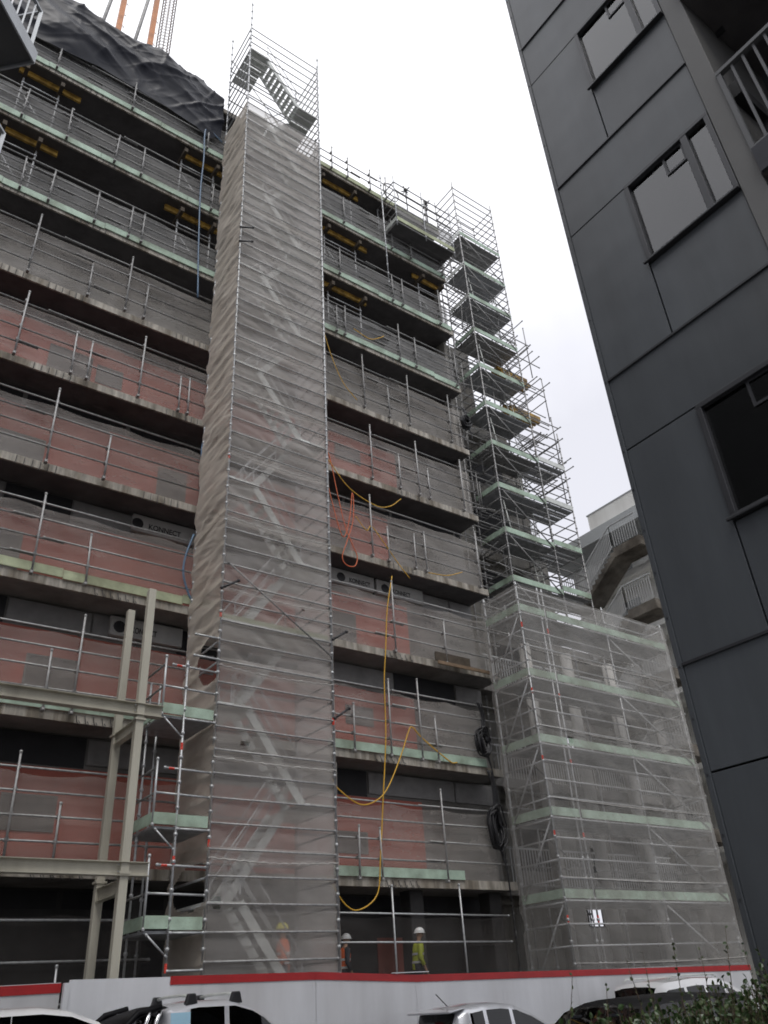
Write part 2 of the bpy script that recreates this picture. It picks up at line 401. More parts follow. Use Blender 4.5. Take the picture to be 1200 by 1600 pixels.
    for n,z in enumerate(SL[:8]):
        m=MB()
        if z<22: m.box(18.35,19.75,z-.15,22.6,20.25,z+.3)
        pts=[]
        m.build('core_beam',M['concrete'],b,bevel=.08)
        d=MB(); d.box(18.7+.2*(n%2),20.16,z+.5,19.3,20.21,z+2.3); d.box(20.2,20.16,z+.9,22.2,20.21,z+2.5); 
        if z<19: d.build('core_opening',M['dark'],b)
    m=MB(); m.box(18.2,20.6,22.0,21.6,26,26.5); m.build('core_top',M['concrete'],b)
    # open wing behind the wrapped scaffold
    for x in (20.2,22.3,24.6,27.0):
        m=MB(); m.path([(x,18.62,-.15),(x,18.62,10.6)],.20,16); m.build('round_column',M['column'],b,smooth=True)
    for n,z in enumerate((2.54,5.66,8.76)):
        m=MB(); m.box(18.3,18.9,z,29,20.15,z+.28); m.build('wing_slab',M['slab'],b)
        g=MB(); y=19.0
        for x in [18.6+.12*k for k in range(86)]: g.box(x,y,z+.3,x+.025,y+.02,z+1.3)
        g.box(18.5,y-.01,z+1.3,29,y+.03,z+1.35); g.build('balustrade',M['railwhite'],b)
    m=MB()
    for za,zb in ((-.15,2.5),(2.5,5.6),(5.6,8.7),(8.7,12.6)):
        
        if za<0: m.box(23.05,21.5,za,24.5,21.7,zb); m.box(25.4,21.5,za,29.5,21.7,zb); m.box(24.5,21.5,za,25.4,21.7,1.95)
        elif za<3: m.box(23.05,21.5,za,25.3,21.7,zb); m.box(25.42,21.5,za,29.5,21.7,zb); m.box(25.3,21.5,4.5,25.42,21.7,zb)
        elif za<6: m.box(23.05,21.5,za,24.95,21.7,zb); m.box(25.5,21.5,za,29.5,21.7,zb); m.box(24.95,21.5,za,25.5,21.7,8.15)
        else: m.box(23.05,21.5,za,29.5,21.7,zb)
    m.build('wing_wall',M['slab'],b)
    # roof upstand on the right with starter bars
    m=MB(); m.box(11.0,18.6,SL[9]+ST,17.9,18.9,SL[9]+.75); m.build('roof_upstand',M['slab'],b)
    r=MB()
    for k in range(30):
        x=14.6+k*.115; r.tube((x,19.2+.2*R_.random(),SL[9]),(x+R_.uniform(-.05,.05),19.3,SL[9]+R_.uniform(1.3,2.1)),.011,5)
    for k in range(5): r.tube((14.5,19.25,SL[9]+.4+.3*k),(18.0,19.25,SL[9]+.4+.3*k),.009,5)
    for k in range(5):
        x=5.0+k*.35; r.tube((x,20.5,31.2),(x,20.5,32.9+R_.random()*.5),.012,5)
    r.build('starter_bars',M['rebar'],b)
building()

# ------------------------------------------------------------------ edge protection, nets
PL={8:[(1.3,0),(3.89,0),(6.7,0)],7:[(.71,0),(2.08,0),(3.62,0),(4.52,0),(7.05,0)],6:[(1.18,0),(1.99,0),(3.36,0),(4.42,0),(4.83,0)],
5:[(1.91,1),(3.56,0),(4.65,1),(5.23,0)],4:[(2.06,1),(3.5,0),(3.92,0),(5.36,1),(6.55,0),(6.83,0)],3:[(3.32,1),(4.76,0)],2:[(3.47,1),(4.7,0)],1:[(4.21,0),(4.81,1)],0:[(3.94,1),(4.87,0)]}
PR={9:[(12.2,0),(13.01,0),(14.18,0),(15.04,0),(17.3,0)],8:[(12.73,0),(15.15,1),(16.16,0),(17.9,0)],7:[(12.41,0),(14.96,0),(15.45,0),(17.42,1)],6:[(12.17,0),(12.53,0),(15.03,1),(15.83,0),(17.9,1)],5:[(13.23,1),(14.31,0),(15.22,1),(17.2,1)],
4:[(13.38,1),(14.54,0),(15.37,1),(15.83,0),(17.4,1)],3:[(13.21,1),(13.85,0),(14.91,0),(15.36,0),(17.7,1)],2:[(13.85,1),(15.81,0)],1:[(12.25,0),(13.46,1),(14.55,1),(15.13,0)],0:[(12.25,0),(12.95,0),(15.08,1)]}
def rails(n,side):
    L=side=='L'; x0,x1=(-3.2,8.1) if L else (10.7,18.1 if n>=2 else 17.7)
    z=SL[n]+ST; y=YF-.07
    where='left' if L else 'right'
    t=thing('guard_rail','tube guard rail along the %s slab, %s of the wrapped stair tower'%(ORD[n],where),'guard rail',(x0,y,z),'guard rails along the slab edges')
    hts=(.42,.9,1.38,1.82) if n<6 else ((.36,.7,1.04,1.38) if n<9 else (.45,.95))
    mt=M['galvdark'] if n>=3 else M['tubemid']; pm=M['galvdark'] if n>=5 else M['tubemid']  # upper tubes darker: weathered, with backlit shade put into the colour
    sag=0
    for h in hts:
        xa=x0
        # tubes lap: one run split in two lengths overlapping at a coupler
        xm=x0+(x1-x0)*R_.uniform(.35,.65)
        dz=R_.uniform(-.02,.02)
        rod('rail',(xa,y,z+h+dz),(xm+.25,y,z+h+R_.uniform(-.02,.02)),.0235,mt,t)
        rod('rail',(xm-.25,y-.05,z+h+R_.uniform(-.02,.02)),(x1+R_.uniform(-.1,.25)*(not L),y-.05,z+h+dz),.0235,mt,t)
    posts=(PL if L else PR)[n]
    posts=posts+([(-1.6,1)] if L else [])
    for x,k in posts:
        lean=R_.uniform(-.03,.03)
        top=(hts[-1]+R_.uniform(.25,.5)) if k else 1.2+R_.uniform(-.05,.2)
        p=rod('post',(x,y-.11,z-.1),(x+lean,y-.11,z+top),.026,pm,t)
        for h in hts:
            if h<top: MB().box(x-.036,y-.12,z+h-.036,x+.036,y+.01,z+h+.036).build('coupler',M['galvdark'],t)
        MB().box(x-.035,y-.13,z-.10,x+.035,y+.0,z-.01).build('edge_clamp',M['galvdark'],t)
    # toe boards
    board={('L',8),('L',7),('L',6),('L',2),('L',1),('R',9),('R',8),('R',7),('R',6),('R',1),('R',0)}
    if (side,n) in board:
        x=x0+R_.uniform(0,1); mtb=M['greenold'] if (n==2 or (n==9)) else M['green']
        stop=x1-.2 if n>1 or L else (16.9 if n else 15.6)
        if n==2: x=-3
        while x<stop:
            ln=R_.choice((2.4,3.0,3.6,3.9)); x2=min(x+ln,stop+.2); up=R_.choice((0,0,.03,.05))
            m=MB(); m.box(x,YF-.045-R_.random()*.01,z-(.10 if n>5 else .0)+up,x2-.012,YF-.012,z+(.14 if n>5 else .23)+up)
            m.build('toe_board',mtb,t); x=x2
    return t
def net_grid(xa,xb,y,z0,z1,amp,seed,top_scallop=.0,nx=None,ny=None,holes=()):
    nx=nx or int((xb-xa)/.10); ny=ny or max(8,int((z1-z0)/.10))
    def fn(u,v):
        x=xa+(xb-xa)*u; z=z0+(z1-z0)*v
        w=noise.noise(Vector((x*.55+seed*7.1,z*1.3,seed)))*amp
        w+=noise.noise(Vector((x*.9+z*1.9+seed*3.3,z*1.0-x*.35,seed*2.)))*amp*.8
        w+=noise.noise(Vector((x*3.1+seed,z*3.9+x*1.4,seed*1.7)))*amp*.35
        # pulled in at the rails every half metre
        pin=abs(math.sin(math.pi*(z-z0)/.5)); w*=.35+.65*pin
        zz=z-(top_scallop*(abs(math.sin(x*1.7+seed))+.6*noise.noise(Vector((x*.8,seed,0))))*v if top_scallop else 0)
        return (x+w*.3,y-abs(w)*.5+w*.6,zz)
    m=MB(); m.grid(nx,ny,fn,0,(lambda u,v:any(((u-a)/c)**2+((v-b)/d)**2<1 for a,b,c,d in holes)) if holes else None)
    return m
def facade_net(n,side):
    L=side=='L'; xa,xb=(-3.2,8.2) if L else (10.6,18.0 if n>=2 else 17.1)
    z=SL[n]+ST; top=1.80 if n<6 else (1.34 if n<8 else 1.7)
    seed=n*2.3+(0 if L else 11.7)
    mt=M['netlow'] if n<5 or (n==5) else M['nettop']
    m=net_grid(xa,xb,YF+.03,z-.05,z+top,.055 if n<6 else .08,seed,.0 if n>3 else .07)
    o=m.build('debris_net',mt,smooth=True)
    look='reddish net' if n<5 else 'grey debris net'
    tag(o,'%s above the %s slab, %s of the wrapped stair tower'%(look,ORD[n],'left' if L else 'right'),'net','debris nets along the storeys')
    # patches of doubled net
    return o
for n in range(0,9):
    rails(n,'L'); facade_net(n,'L')
for n in range(0,10):
    rails(n,'R')
    if n<9: facade_net(n,'R')
# ground storey rails
def ground_rails(side):
    L=side=='L'; x0,x1=(-2,7.0) if L else (10.7,17.0)
    t=thing('guard_rail','tube rail fence standing on the ground floor, %s of the wrapped stair tower'%('left' if L else 'right'),'guard rail',(x0,YF-.3,-.15),'ground floor rails')
    for h in (.62,1.4,2.02) if not L else (.5,1.2,1.9):
        rod('rail',(x0,YF-.3,-.15+h+.05*(not L)),(x1,YF-.3,-.15+h),.0235,M['galv'],t)
    for x,h in (((13.1,2.55),(15.3,2.62),(14.6,.55)) if not L else ((3.7,2.4),(5.2,1.0),(.8,2.4))):
        rod('post',(x,YF-.34,-.15),(x-.02,YF-.34,h),.026,M['galv'],t)
    o=net_grid(x0,x1,YF-.2,-.1,1.85,.05,31+L,.05).build('debris_net',M['netshade'],smooth=True)
    tag(o,'net in painted shade along the ground floor, %s of the wrapped stair tower'%('left' if L else 'right'),'net','debris nets along the storeys')
ground_rails('L'); ground_rails('R')

# shoring under the upper slabs
def shoring(x0,x1,n,px,label):
    z=SL[n]; zb=SL[n-1]+ST; y=18.42
    t=thing('shoring_frame',label,'shoring',((x0+x1)/2,y,zb),'shoring frames under the upper slabs')
    m=MB(); m.box(x0,y-.04,z-.24,x1,y+.04,z-.2); m.box(x0,y-.015,z-.2,x1,y+.015,z-.06); m.box(x0,y-.04,z-.06,x1,y+.04,z-.004)
    m.build('timber_beam',M['yellow'],t)
    for x in px:
        rod('prop',(x,y,zb),(x,y,z-.28),.03,M['galv'],t,nodes=.5)
        h=MB(); h.box(x-.06,y-.42,z-.44,x+.06,y+.42,z-.25); h.build('cross_head',M['oldtimber'],t)
    if len(px)>1:
        for f in (.25,.62): rod('brace',(px[0],y-.04,zb+(z-zb)*f+.4),(px[1],y-.04,zb+(z-zb)*f+.4),.022,M['galv'],t)
        rod('brace',(px[0],y+.04,zb+1.9),(px[1],y+.04,zb+.35),.022,M['galv'],t)
shoring(.3,2.3,8,(.5,1.62),'rusty timber beam on props under the ninth slab, far left below the tarpaulin')
shoring(.2,2.0,7,(.35,1.4),'yellow timber beam on props under the eighth slab, at the far left edge')
shoring(6.0,7.6,8,(6.0,7.25),'rusty timber beam on props under the ninth slab, beside the left of the stair tower')
shoring(5.6,7.75,7,(6.1,7.3),'yellow timber beam on props under the eighth slab, beside the left of the stair tower')
shoring(11.6,13.9,9,(11.9,13.5),'timber beam on props under the topmost slab, beside the right of the stair tower')
shoring(11.6,14.2,8,(12.1,13.6),'yellow timber beam on props under the ninth slab, beside the right of the stair tower')
shoring(11.6,14.0,7,(12.2,13.7),'yellow timber beam on props under the eighth slab, beside the right of the stair tower')
shoring(16.6,18.1,8,(16.9,18.0),'pair of props with green heads under the ninth slab, right end of the building')

# ------------------------------------------------------------------ wrapped stair tower
TX0,TX1,TY0,TY1=7.36,10.40,16.0,17.75
def stair_tower():
    t=thing('stair_tower','tall scaffold stair tower wrapped in grey net, its top bare against the sky','scaffold tower',(TX0,TY0,-.15))
    for x,y,top in ((TX0,TY0,35.1),(TX1,TY0,34.2),(TX0,TY1,35.0),(TX1,TY1,34.1)):
        rod('standard',(x,y,-.15),(x,y,top),.0255,M['galv'],t,nodes=.497)
    rear=MB()
    for k in range(1,68):
        z=.88-.994+k*.497
        if z<.2: continue
        rod('ledger',(TX0,TY0,z),(TX1,TY0,z),.0215,M['tubemid'],t)
        rod('transom',(TX0,TY0,z-.03),(TX0,TY1,z-.03),.0235,M['galv'],t)
        rear.tube((TX1,TY0,z-.03),(TX1,TY1,z-.03),.0235)
        if k%2==0: rear.tube((TX0,TY1,z),(TX1,TY1,z),.0235)
    tag(rear.build('rear_ledgers',M['galvdark'],t,smooth=True),kind='stuff')
    # landings and flights
    lev=[0]+[2.0*i-.08 for i in range(1,17)]
    for i in range(1,17):
        z=lev[i]
        left=(i%2==1) if i<4 else (i%2==0)
        full=(i==4)
        xa,xb=(TX0+.03,TX0+.85) if left else (TX1-.85,TX1-.03)
        if full: xa,xb=TX0+.03,TX1-.03
        m=MB()
        for k in range(5): 
            ya=TY0+.05+k*.335; m.box(xa,ya,z-.05,xb,ya+.295,z)
        m.build('landing',M['alu'],t)
        if full:
            m=MB(); m.box(xa,TY0+.12,z-.02,xb,TY0+.14,z+.15); m.build('toe_board',M['greenold'],t)
    for i in range(0,16):
        za,zb=lev[i],lev[i+1]
        up_left=((i+1)%2==1) if i+1<4 else ((i+1)%2==0)
        if i+1==4: up_left=False
        # flights alternate front and back lane
        lane=0 if up_left else 1
        ya=TY0+.15+lane*.78; yb=ya+.66
        xs,xe=(TX1-.8,TX0+.8) if up_left else (TX0+.8,TX1-.8)
        f=MB(); n=9
        for k in range(n):
            u=(k+.5)/n; x=xs+(xe-xs)*u; z=za+(zb-za)*u
            f.box(x-.075,ya+.03,z-.02,x+.075,yb-.03,z+.01)
        fl=f.build('stair_flight',M['alu'],t)
        for y in (ya,yb):
            s=MB(); s.obox((xs,y,za),(xe,y,zb),.04,.19); s.build('stringer',M['alu'],fl)
            h=MB(); h.path([(xs,y,za+.15),(xs,y,za+.95),(xe,y,zb+.95),(xe,y,zb+.15)],.019,6)
            h.tube((xs,y,za+.5),(xe,y,zb+.5),.017,6); h.build('handrail',M['galv'],fl)
    for (xa,za,xb,zb,y) in ((7.45,9.35,10.36,7.45,TY0-.05),(TX0,33.6,TX1,30.2,TY1+.04),(TX1,5.4,TX0,3.4,TY1+.04)):
        rod('brace',(xa,y,za),(xb,y,zb),.0185,M['galvdark'],t)
    rod('raker',(TX1+.03,TY0+.3,28.9),(11.0,17.6,30.2-3.6),.0255,M['galvdark'],t)
    for x,y,z in ((7.33,TY0,21.25),(7.33,TY0,8.6),(TX1,TY0,7.9),(TX1,TY0,5.9),(7.33,TY0,20.6)):
        rod('tie_tube',(x-.08,y-.16,z-.05),(x+.42,y-.1,z+.3),.03,M['black'],t)
    for x,y,z in ((TX0,TY0,7.9),(TX0,TY0,12.4),(TX1,TY0,5.75),(TX0,TY0,2.9)): MB().tube((x,y,z),(x,y,z+.17),.0275,8).build('paint_band',M['galvred'],t)
    return t
stair_tower()
def tower_net():
    root=thing('scaffold_netting','grey debris netting wrapped round the tall stair tower, sagging and tied in bands','netting',(TX0,TY0-.06,-.15))
    seams=[.45,2.92,4.9,6.95,8.9,10.85,12.85,14.9,16.9,18.9,20.9,22.8,24.8,26.8,28.3]
    for i in range(len(seams)-1):
        z0,z1=seams[i],seams[i+1]; seed=i*3.7+1
        mess=(1.5 if i in (9,6) else R_.uniform(.5,1.0)); lowsag=R_.uniform(.02,.1)
        bulge=R_.uniform(.0,.05)
        def fn(u,v,z0=z0,z1=z1,seed=seed):
            x=TX0-.02+(TX1-TX0+.04)*u
            sag=-lowsag*math.sin(math.pi*u)*(1-v)**3
            z=z0-.24+(z1-z0+.25)*v+sag
            a=.012+.032*mess
            pin=.25+.75*abs(math.sin(math.pi*(z-.38)/.497))
            w=noise.noise(Vector((x*1.1+seed,z*1.6+x*.9,seed)))*a+noise.noise(Vector((x*.6-z*2.2,z*2.4+x*1.7,seed*2)))*a*.8
            w+=(.5-abs(noise.noise(Vector((x*1.4+z*2.6,z*1.1-x*.7,seed+4)))))*a*.9+(.5-abs(noise.noise(Vector((x*3.2-z*1.1,z*3.4+x*2.2,seed+8)))))*a*.4
            b=bulge*math.sin(math.pi*u)*math.exp(-((v)/.18)**2)*2
            top_in=.5+.5*min(1,(1-v)*6)
            return (x,TY0+.045-w*pin*top_in*.8+abs(w)*.3+b,z)
        hs=[]
        if i==0: hs=[(.09,.62,.035,.05)]
        if i==2: hs=[(.25,.18,.04,.02),(.3,.1,.05,.015)]
        if i==3: hs=[(.55,.93,.015,.022),(.73,.86,.014,.02),(.07,.96,.02,.02)]
        m=MB(); m.grid(60,50,fn,0,(lambda u,v:any(((u-a)/c)**2+((v-b)/d)**2<1 for a,b,c,d in hs)) if hs else None)
        p=m.build('net_panel',M['net'],root,smooth=True)
        # rolled hem tied along the foot of each sheet
        h=MB(); pts=[]; rs=[]
        for k in range(41):
            u=k/40; q=fn(u,0); pts.append((q[0],TY0-.045,q[2]+.012*math.sin(k*2.1+seed)+.02)); rs.append(.009+.011*abs(noise.noise(Vector((k*.45,seed,0))))*(2.2 if i in (1,2,3) else 1))
        h.path(pts,rs,6); h.build('hem',M['hem'],p,smooth=True)
        # left return, heavily crumpled
        def fl(u,v,z0=z0,z1=z1,seed=seed):
            y=TY0-.05+(TY1-TY0+.12)*u; z=z0-.1+(z1-z0+.16)*v
            z+=-.28*u*(1-v)*.6
            a=.05 if i>2 else .035
            w=(.45-abs(noise.noise(Vector((y*.8+seed,z*2.6+y*.5,seed)))))*a*1.2+(.4-abs(noise.noise(Vector((y*1.3,z*5.2-y*1.2,seed*2)))))*a*.7+noise.noise(Vector((y*.9,z*.9,seed)))*a
            edge=noise.noise(Vector((z*2.4,seed,3)))*.16+noise.noise(Vector((z*7,seed,5)))*.05
            pn=abs(math.sin(math.pi*(z-.85)/.497))
            return (TX0-.03-(abs(w)*(.3+.7*math.sin(math.pi*min(1,u*1.05)))+w*.5)*(.35+.65*pn)+.05*pn*(1-u*.5),y+edge*max(0,u-.6)*2.5,z)
        hs2=[]
        if i==2: hs2=[(.2,.93,.35,.2)]
        if i==3: hs2=[(.28,.04,.32,.3)]
        if i in (0,): hs2=[(.35,.72,.5,.16)]
        m=MB(); m.grid(44,56,fl,0,(lambda u,v:any(((u-a)/c)**2+((v-b)/d)**2<1 for a,b,c,d in hs2)) if hs2 else None)
        m.build('net_panel',M['netside'],root,smooth=True)
        def fr(u,v,z0=z0,z1=z1,seed=seed):
            y=TY0+(TY1-TY0)*u; z=z0+(z1-z0)*v
            w=noise.noise(Vector((y*2+seed,z*2,seed)))*.03
            return (TX1+.05+w,y,z)
        m=MB(); m.grid(10,16,fr); m.build('net_panel',M['net'],root,smooth=True)
tower_net()

# ------------------------------------------------------------------ bracket bay left of the tower
def bracket_bay():
    t=thing('bracket_scaffold','narrow scaffold bay with green toe boards clamped to the left of the wrapped tower','scaffold',(6.64,16,-.15))
    for x,y,z1 in ((6.64,16.0,6.7),(6.2,16.9,6.4),(6.64,17.5,6.6)): rod('standard',(x,y,-.15),(x,y,z1),.0255,M['galv'],t,nodes=.5)
    for zt in (5.45,3.25,1.42):
        if zt<6:
            m=MB(); m.box(6.64,15.97,zt,7.3,16.0,zt+.22); m.build('toe_board',M['green'],t)
            m=MB(); m.box(6.15,15.97,zt+.02,6.62,16.0,zt+.24); m.build('toe_board',M['green'],t)
            m=MB(); m.obox((6.13,16.0,zt+.12),(6.13,17.4,zt+.12),.03,.22); m.build('toe_board',M['green'],t)
            m=MB(); m.box(6.16,16.02,zt-.06,7.3,17.4,zt-.01); m.build('plank_deck',M['plank'],t)
            rod('bracket',(6.64,16,zt-.45),(6.2,16,zt-.06),.02,M['galv'],t); 
        rod('rail',(6.15,16.02,zt+.62),(7.36,16.02,zt+.6),.0235,M['galv'],t)
        rod('rail',(6.3,16.02,zt+1.12),(7.36,16.02,zt+1.1),.0235,M['galv'],t)
        rod('rail',(6.15,16.0,zt+.6),(6.15,17.6,zt+.6),.0235,M['galvdark'],t); rod('rail',(6.15,16.0,zt+1.1),(6.15,17.6,zt+1.1),.0235,M['galvdark'],t)
        rod('post',(6.15,16.0,zt-.02),(6.15,16.0,zt+1.3),.0255,M['galv'],t)
        rod('ledger',(6.64,15.98,zt-.05),(7.36,15.98,zt-.05),.0235,M['galv'],t)
        MB().tube((6.64,16.0,zt-.7),(6.64,16.0,zt-.55),.028,8).build('paint_band',M['galvred'],t); MB().tube((6.4,16.02,zt+1.115),(6.52,16.02,zt+1.113),.026,8).build('paint_band',M['galvred'],t)
    for z in (6.85,7.35,.2,.75): 
        rod('ledger',(6.64 if z<6 else 6.75,15.98,z),(7.36,15.98,z),.0235,M['galv'],t)
bracket_bay()

# ------------------------------------------------------------------ cream steel portal
def portal():
    t=thing('steel_frame','cream painted steel posts with cross beams standing in front of the left facade','steel frame',(5.64,15.9,-.15))
    for y in (15.9,17.16):
        m=MB(); m.box(5.56,y-.08,-.15,5.72,y+.08,8.14)
        p=m.build('post',M['cream'],t,bevel=.012)
        c=MB()
        for z in (2.35,5.22): c.box(5.53,y-.11,z-.02,5.75,y+.11,z+.02)
        c.box(5.5,y-.14,-.15,5.78,y+.14,-.12); c.build('splice_plate',M['cream'],p)
    for z in (5.42,2.42):
        m=MB()
        for dz in (-.12,.108): m.box(-6,15.78,z+dz,6.1,15.98,z+dz+.012)
        m.box(-6,15.876,z-.108,6.1,15.884,z+.108); 
        # split round the post
        m.build('beam',M['cream'],t)
        m=MB(); 
        for dz in (-.12,.108): m.box(5.56,15.985,z-.3+dz,5.7,17.07,z-.3+dz+.012)
        m.box(5.626,15.985,z-.408,5.634,17.07,z-.192); m.build('cross_beam',M['cream'],t)
        for dz in (-.06,.06): MB().path([(5.5,15.77,z+dz),(5.5,15.79,z+dz)],.016,6).build('bolt',M['galvdark'],t)
portal()

# ------------------------------------------------------------------ wrapped low scaffold, right
LX0,LX1,LY0,LY1=17.3,24.5,15.9,17.4
LB=[2.08,4.13,6.13,8.1,10.2]
def low_scaffold():
    t=thing('scaffold','broad low scaffold with green boards wrapped in pale net at the right of the building','scaffold',(LX0,LY0,-.15))
    for x in (LX0,18.25,18.45,21.35,LX1):
        for y in (LY0,LY1):
            if y==LY1 and x==18.45: continue
            rod('standard',(x,y,-.15),(x,y,11.2),.0255,M['galv'],t,nodes=.5)
    for z in LB:
        for xa,xb in ((LX0,18.4),(18.5,21.33),(21.37,LX1)):
            m=MB(); m.box(xa,LY0-.035,z+.02,xb,LY0-.012,z+.24); m.build('toe_board',M['green'],t)
        m=MB(); m.box(LX0-.035,LY0,z+.02,LX0-.012,LY1,z+.24); m.build('toe_board',M['green'],t)
        m=MB()
        for k in range(5): m.box(LX0+.03,LY0+.05+k*.27,z-.05,LX1-.03,LY0+.30+k*.27,z)
        m.build('plank_deck',M['plank'],t)
        for h in ((-.04,.5,.98,1.5) if z<10 else (-.04,.4,.8)):
            rod('ledger',(LX0,LY0-.01,z+h),(21.35,LY0-.01,z+h),.0235,M['galv'],t); rod('ledger',(21.35,LY0-.01,z+h),(LX1,LY0-.01,z+h),.0235,M['galv'],t)
            rod('transom',(LX0-.01,LY0,z+h-.04),(LX0-.01,LY1,z+h-.04),.0235,M['galv'],t)
            rod('transom',(LX1+.01,LY0,z+h-.04),(LX1+.01,LY1,z+h-.04),.0235,M['galv'],t)
            if h!=1.5: rod('rear_ledger',(LX0,LY1,z+h),(LX1,LY1,z+h),.0235,M['galvdark'],t)
        zt=z-.1; 
        if z<10: rod('brace',(21.4,LY0-.05,z-.1+2.0),(LX1-.1,LY0-.05,z+.05),.0235,M['galv'],t)
        rod('brace',(LX0-.05,LY0+.05,z-.15),(LX0-.05,LY1-.1,z-1.95),.0235,M['galv'],t)
        rod('brace',(18.5,LY1+.05,z-.15),(21.3,LY1+.05,z-1.95),.0235,M['galvdark'],t)
        for x in (LX0,18.45): MB().tube((x,LY0,z-.55),(x,LY0,z-.38),.0275,8).build('paint_band',M['galvred'],t)
    rod('brace',(21.4,LY0-.05,1.95),(LX1-.1,LY0-.05,.05),.0235,M['galv'],t)
    for x in (LX0,18.25,18.45,21.35): MB().tube((x,LY0,.25),(x,LY0,.45),.0275,8).build('paint_band',M['galvred'],t)
    for z in (.45,1.0,1.5): rod('ledger',(LX0,LY0-.01,z),(LX1,LY0-.01,z),.0235,M['galv'],t); rod('transom',(LX0-.01,LY0,z),(LX0-.01,LY1,z),.0235,M['galv'],t)
    n=thing('scaffold_netting','pale see through netting wrapped round the low scaffold at the right, with small tears','netting',(LX0,LY0-.07,-.15))
    zs=[.02,.62,2.6,4.6,6.6,8.95,11.05]
    for i in range(len(zs)-1):
        z0,z1=zs[i],zs[i+1]
        def ff(u,v,seed=i*2.9+50):
            x=LX0-.05+(LX1-LX0+.1)*u; z=z0+(z1-z0)*v
            w=noise.noise(Vector((x*.8+seed,z*1.4+x*.4,seed)))*.04+noise.noise(Vector((x*3,z*4+x,seed)))*.012
            return (x,LY0-.075-abs(w),z-.05*math.sin(math.pi*u)*(1-v)**4)
        hs={2:[(.182,.12,.007,.035),(.184,.23,.006,.05),(.181,.35,.006,.03)],1:[(.142,.5,.042,.10)],3:[(.17,.84,.018,.05)]}.get(i,[])
        m=MB(); m.grid(144,40,ff,0,(lambda u,v:any(abs((u-a)/c)<1 and abs((v-b)/d)<1 for a,b,c,d in hs)) if hs else None)
        p=m.build('net_panel',M['netpale'],n,smooth=True)
        h=MB(); pts=[]
        for k in range(49):
            q=ff(k/48,0); pts.append((q[0],q[1]-.008,q[2]))
        h.path(pts,.008,5); h.build('hem',M['hem'],p)
        def fl(u,v,seed=i*1.9+70):
            y=LY0-.07+(LY1-LY0+.15)*u; z=z0+(z1-z0)*v
            w=noise.noise(Vector((y*1.6+seed,z*1.8+y,seed)))*.05+noise.noise(Vector((y*4,z*4,seed)))*.02
            e=noise.noise(Vector((z*2.2,seed,1)))*.12
            return (LX0-.07-abs(w),y+e*max(0,u-.7)*3,z)
        m=MB(); m.grid(18,22,fl); m.build('net_panel',M['netpale'],n,smooth=True)
        def fr(u,v,seed=i*1.3+90):
            y=LY0-.07+(LY1-LY0+.1)*u; z=z0+(z1-z0)*v
            return (LX1+.07+.02*noise.noise(Vector((y*3,z*2,seed))),y,z)
        m=MB(); m.grid(8,10,fr); m.build('net_panel',M['netpale'],n,smooth=True)
low_scaffold()

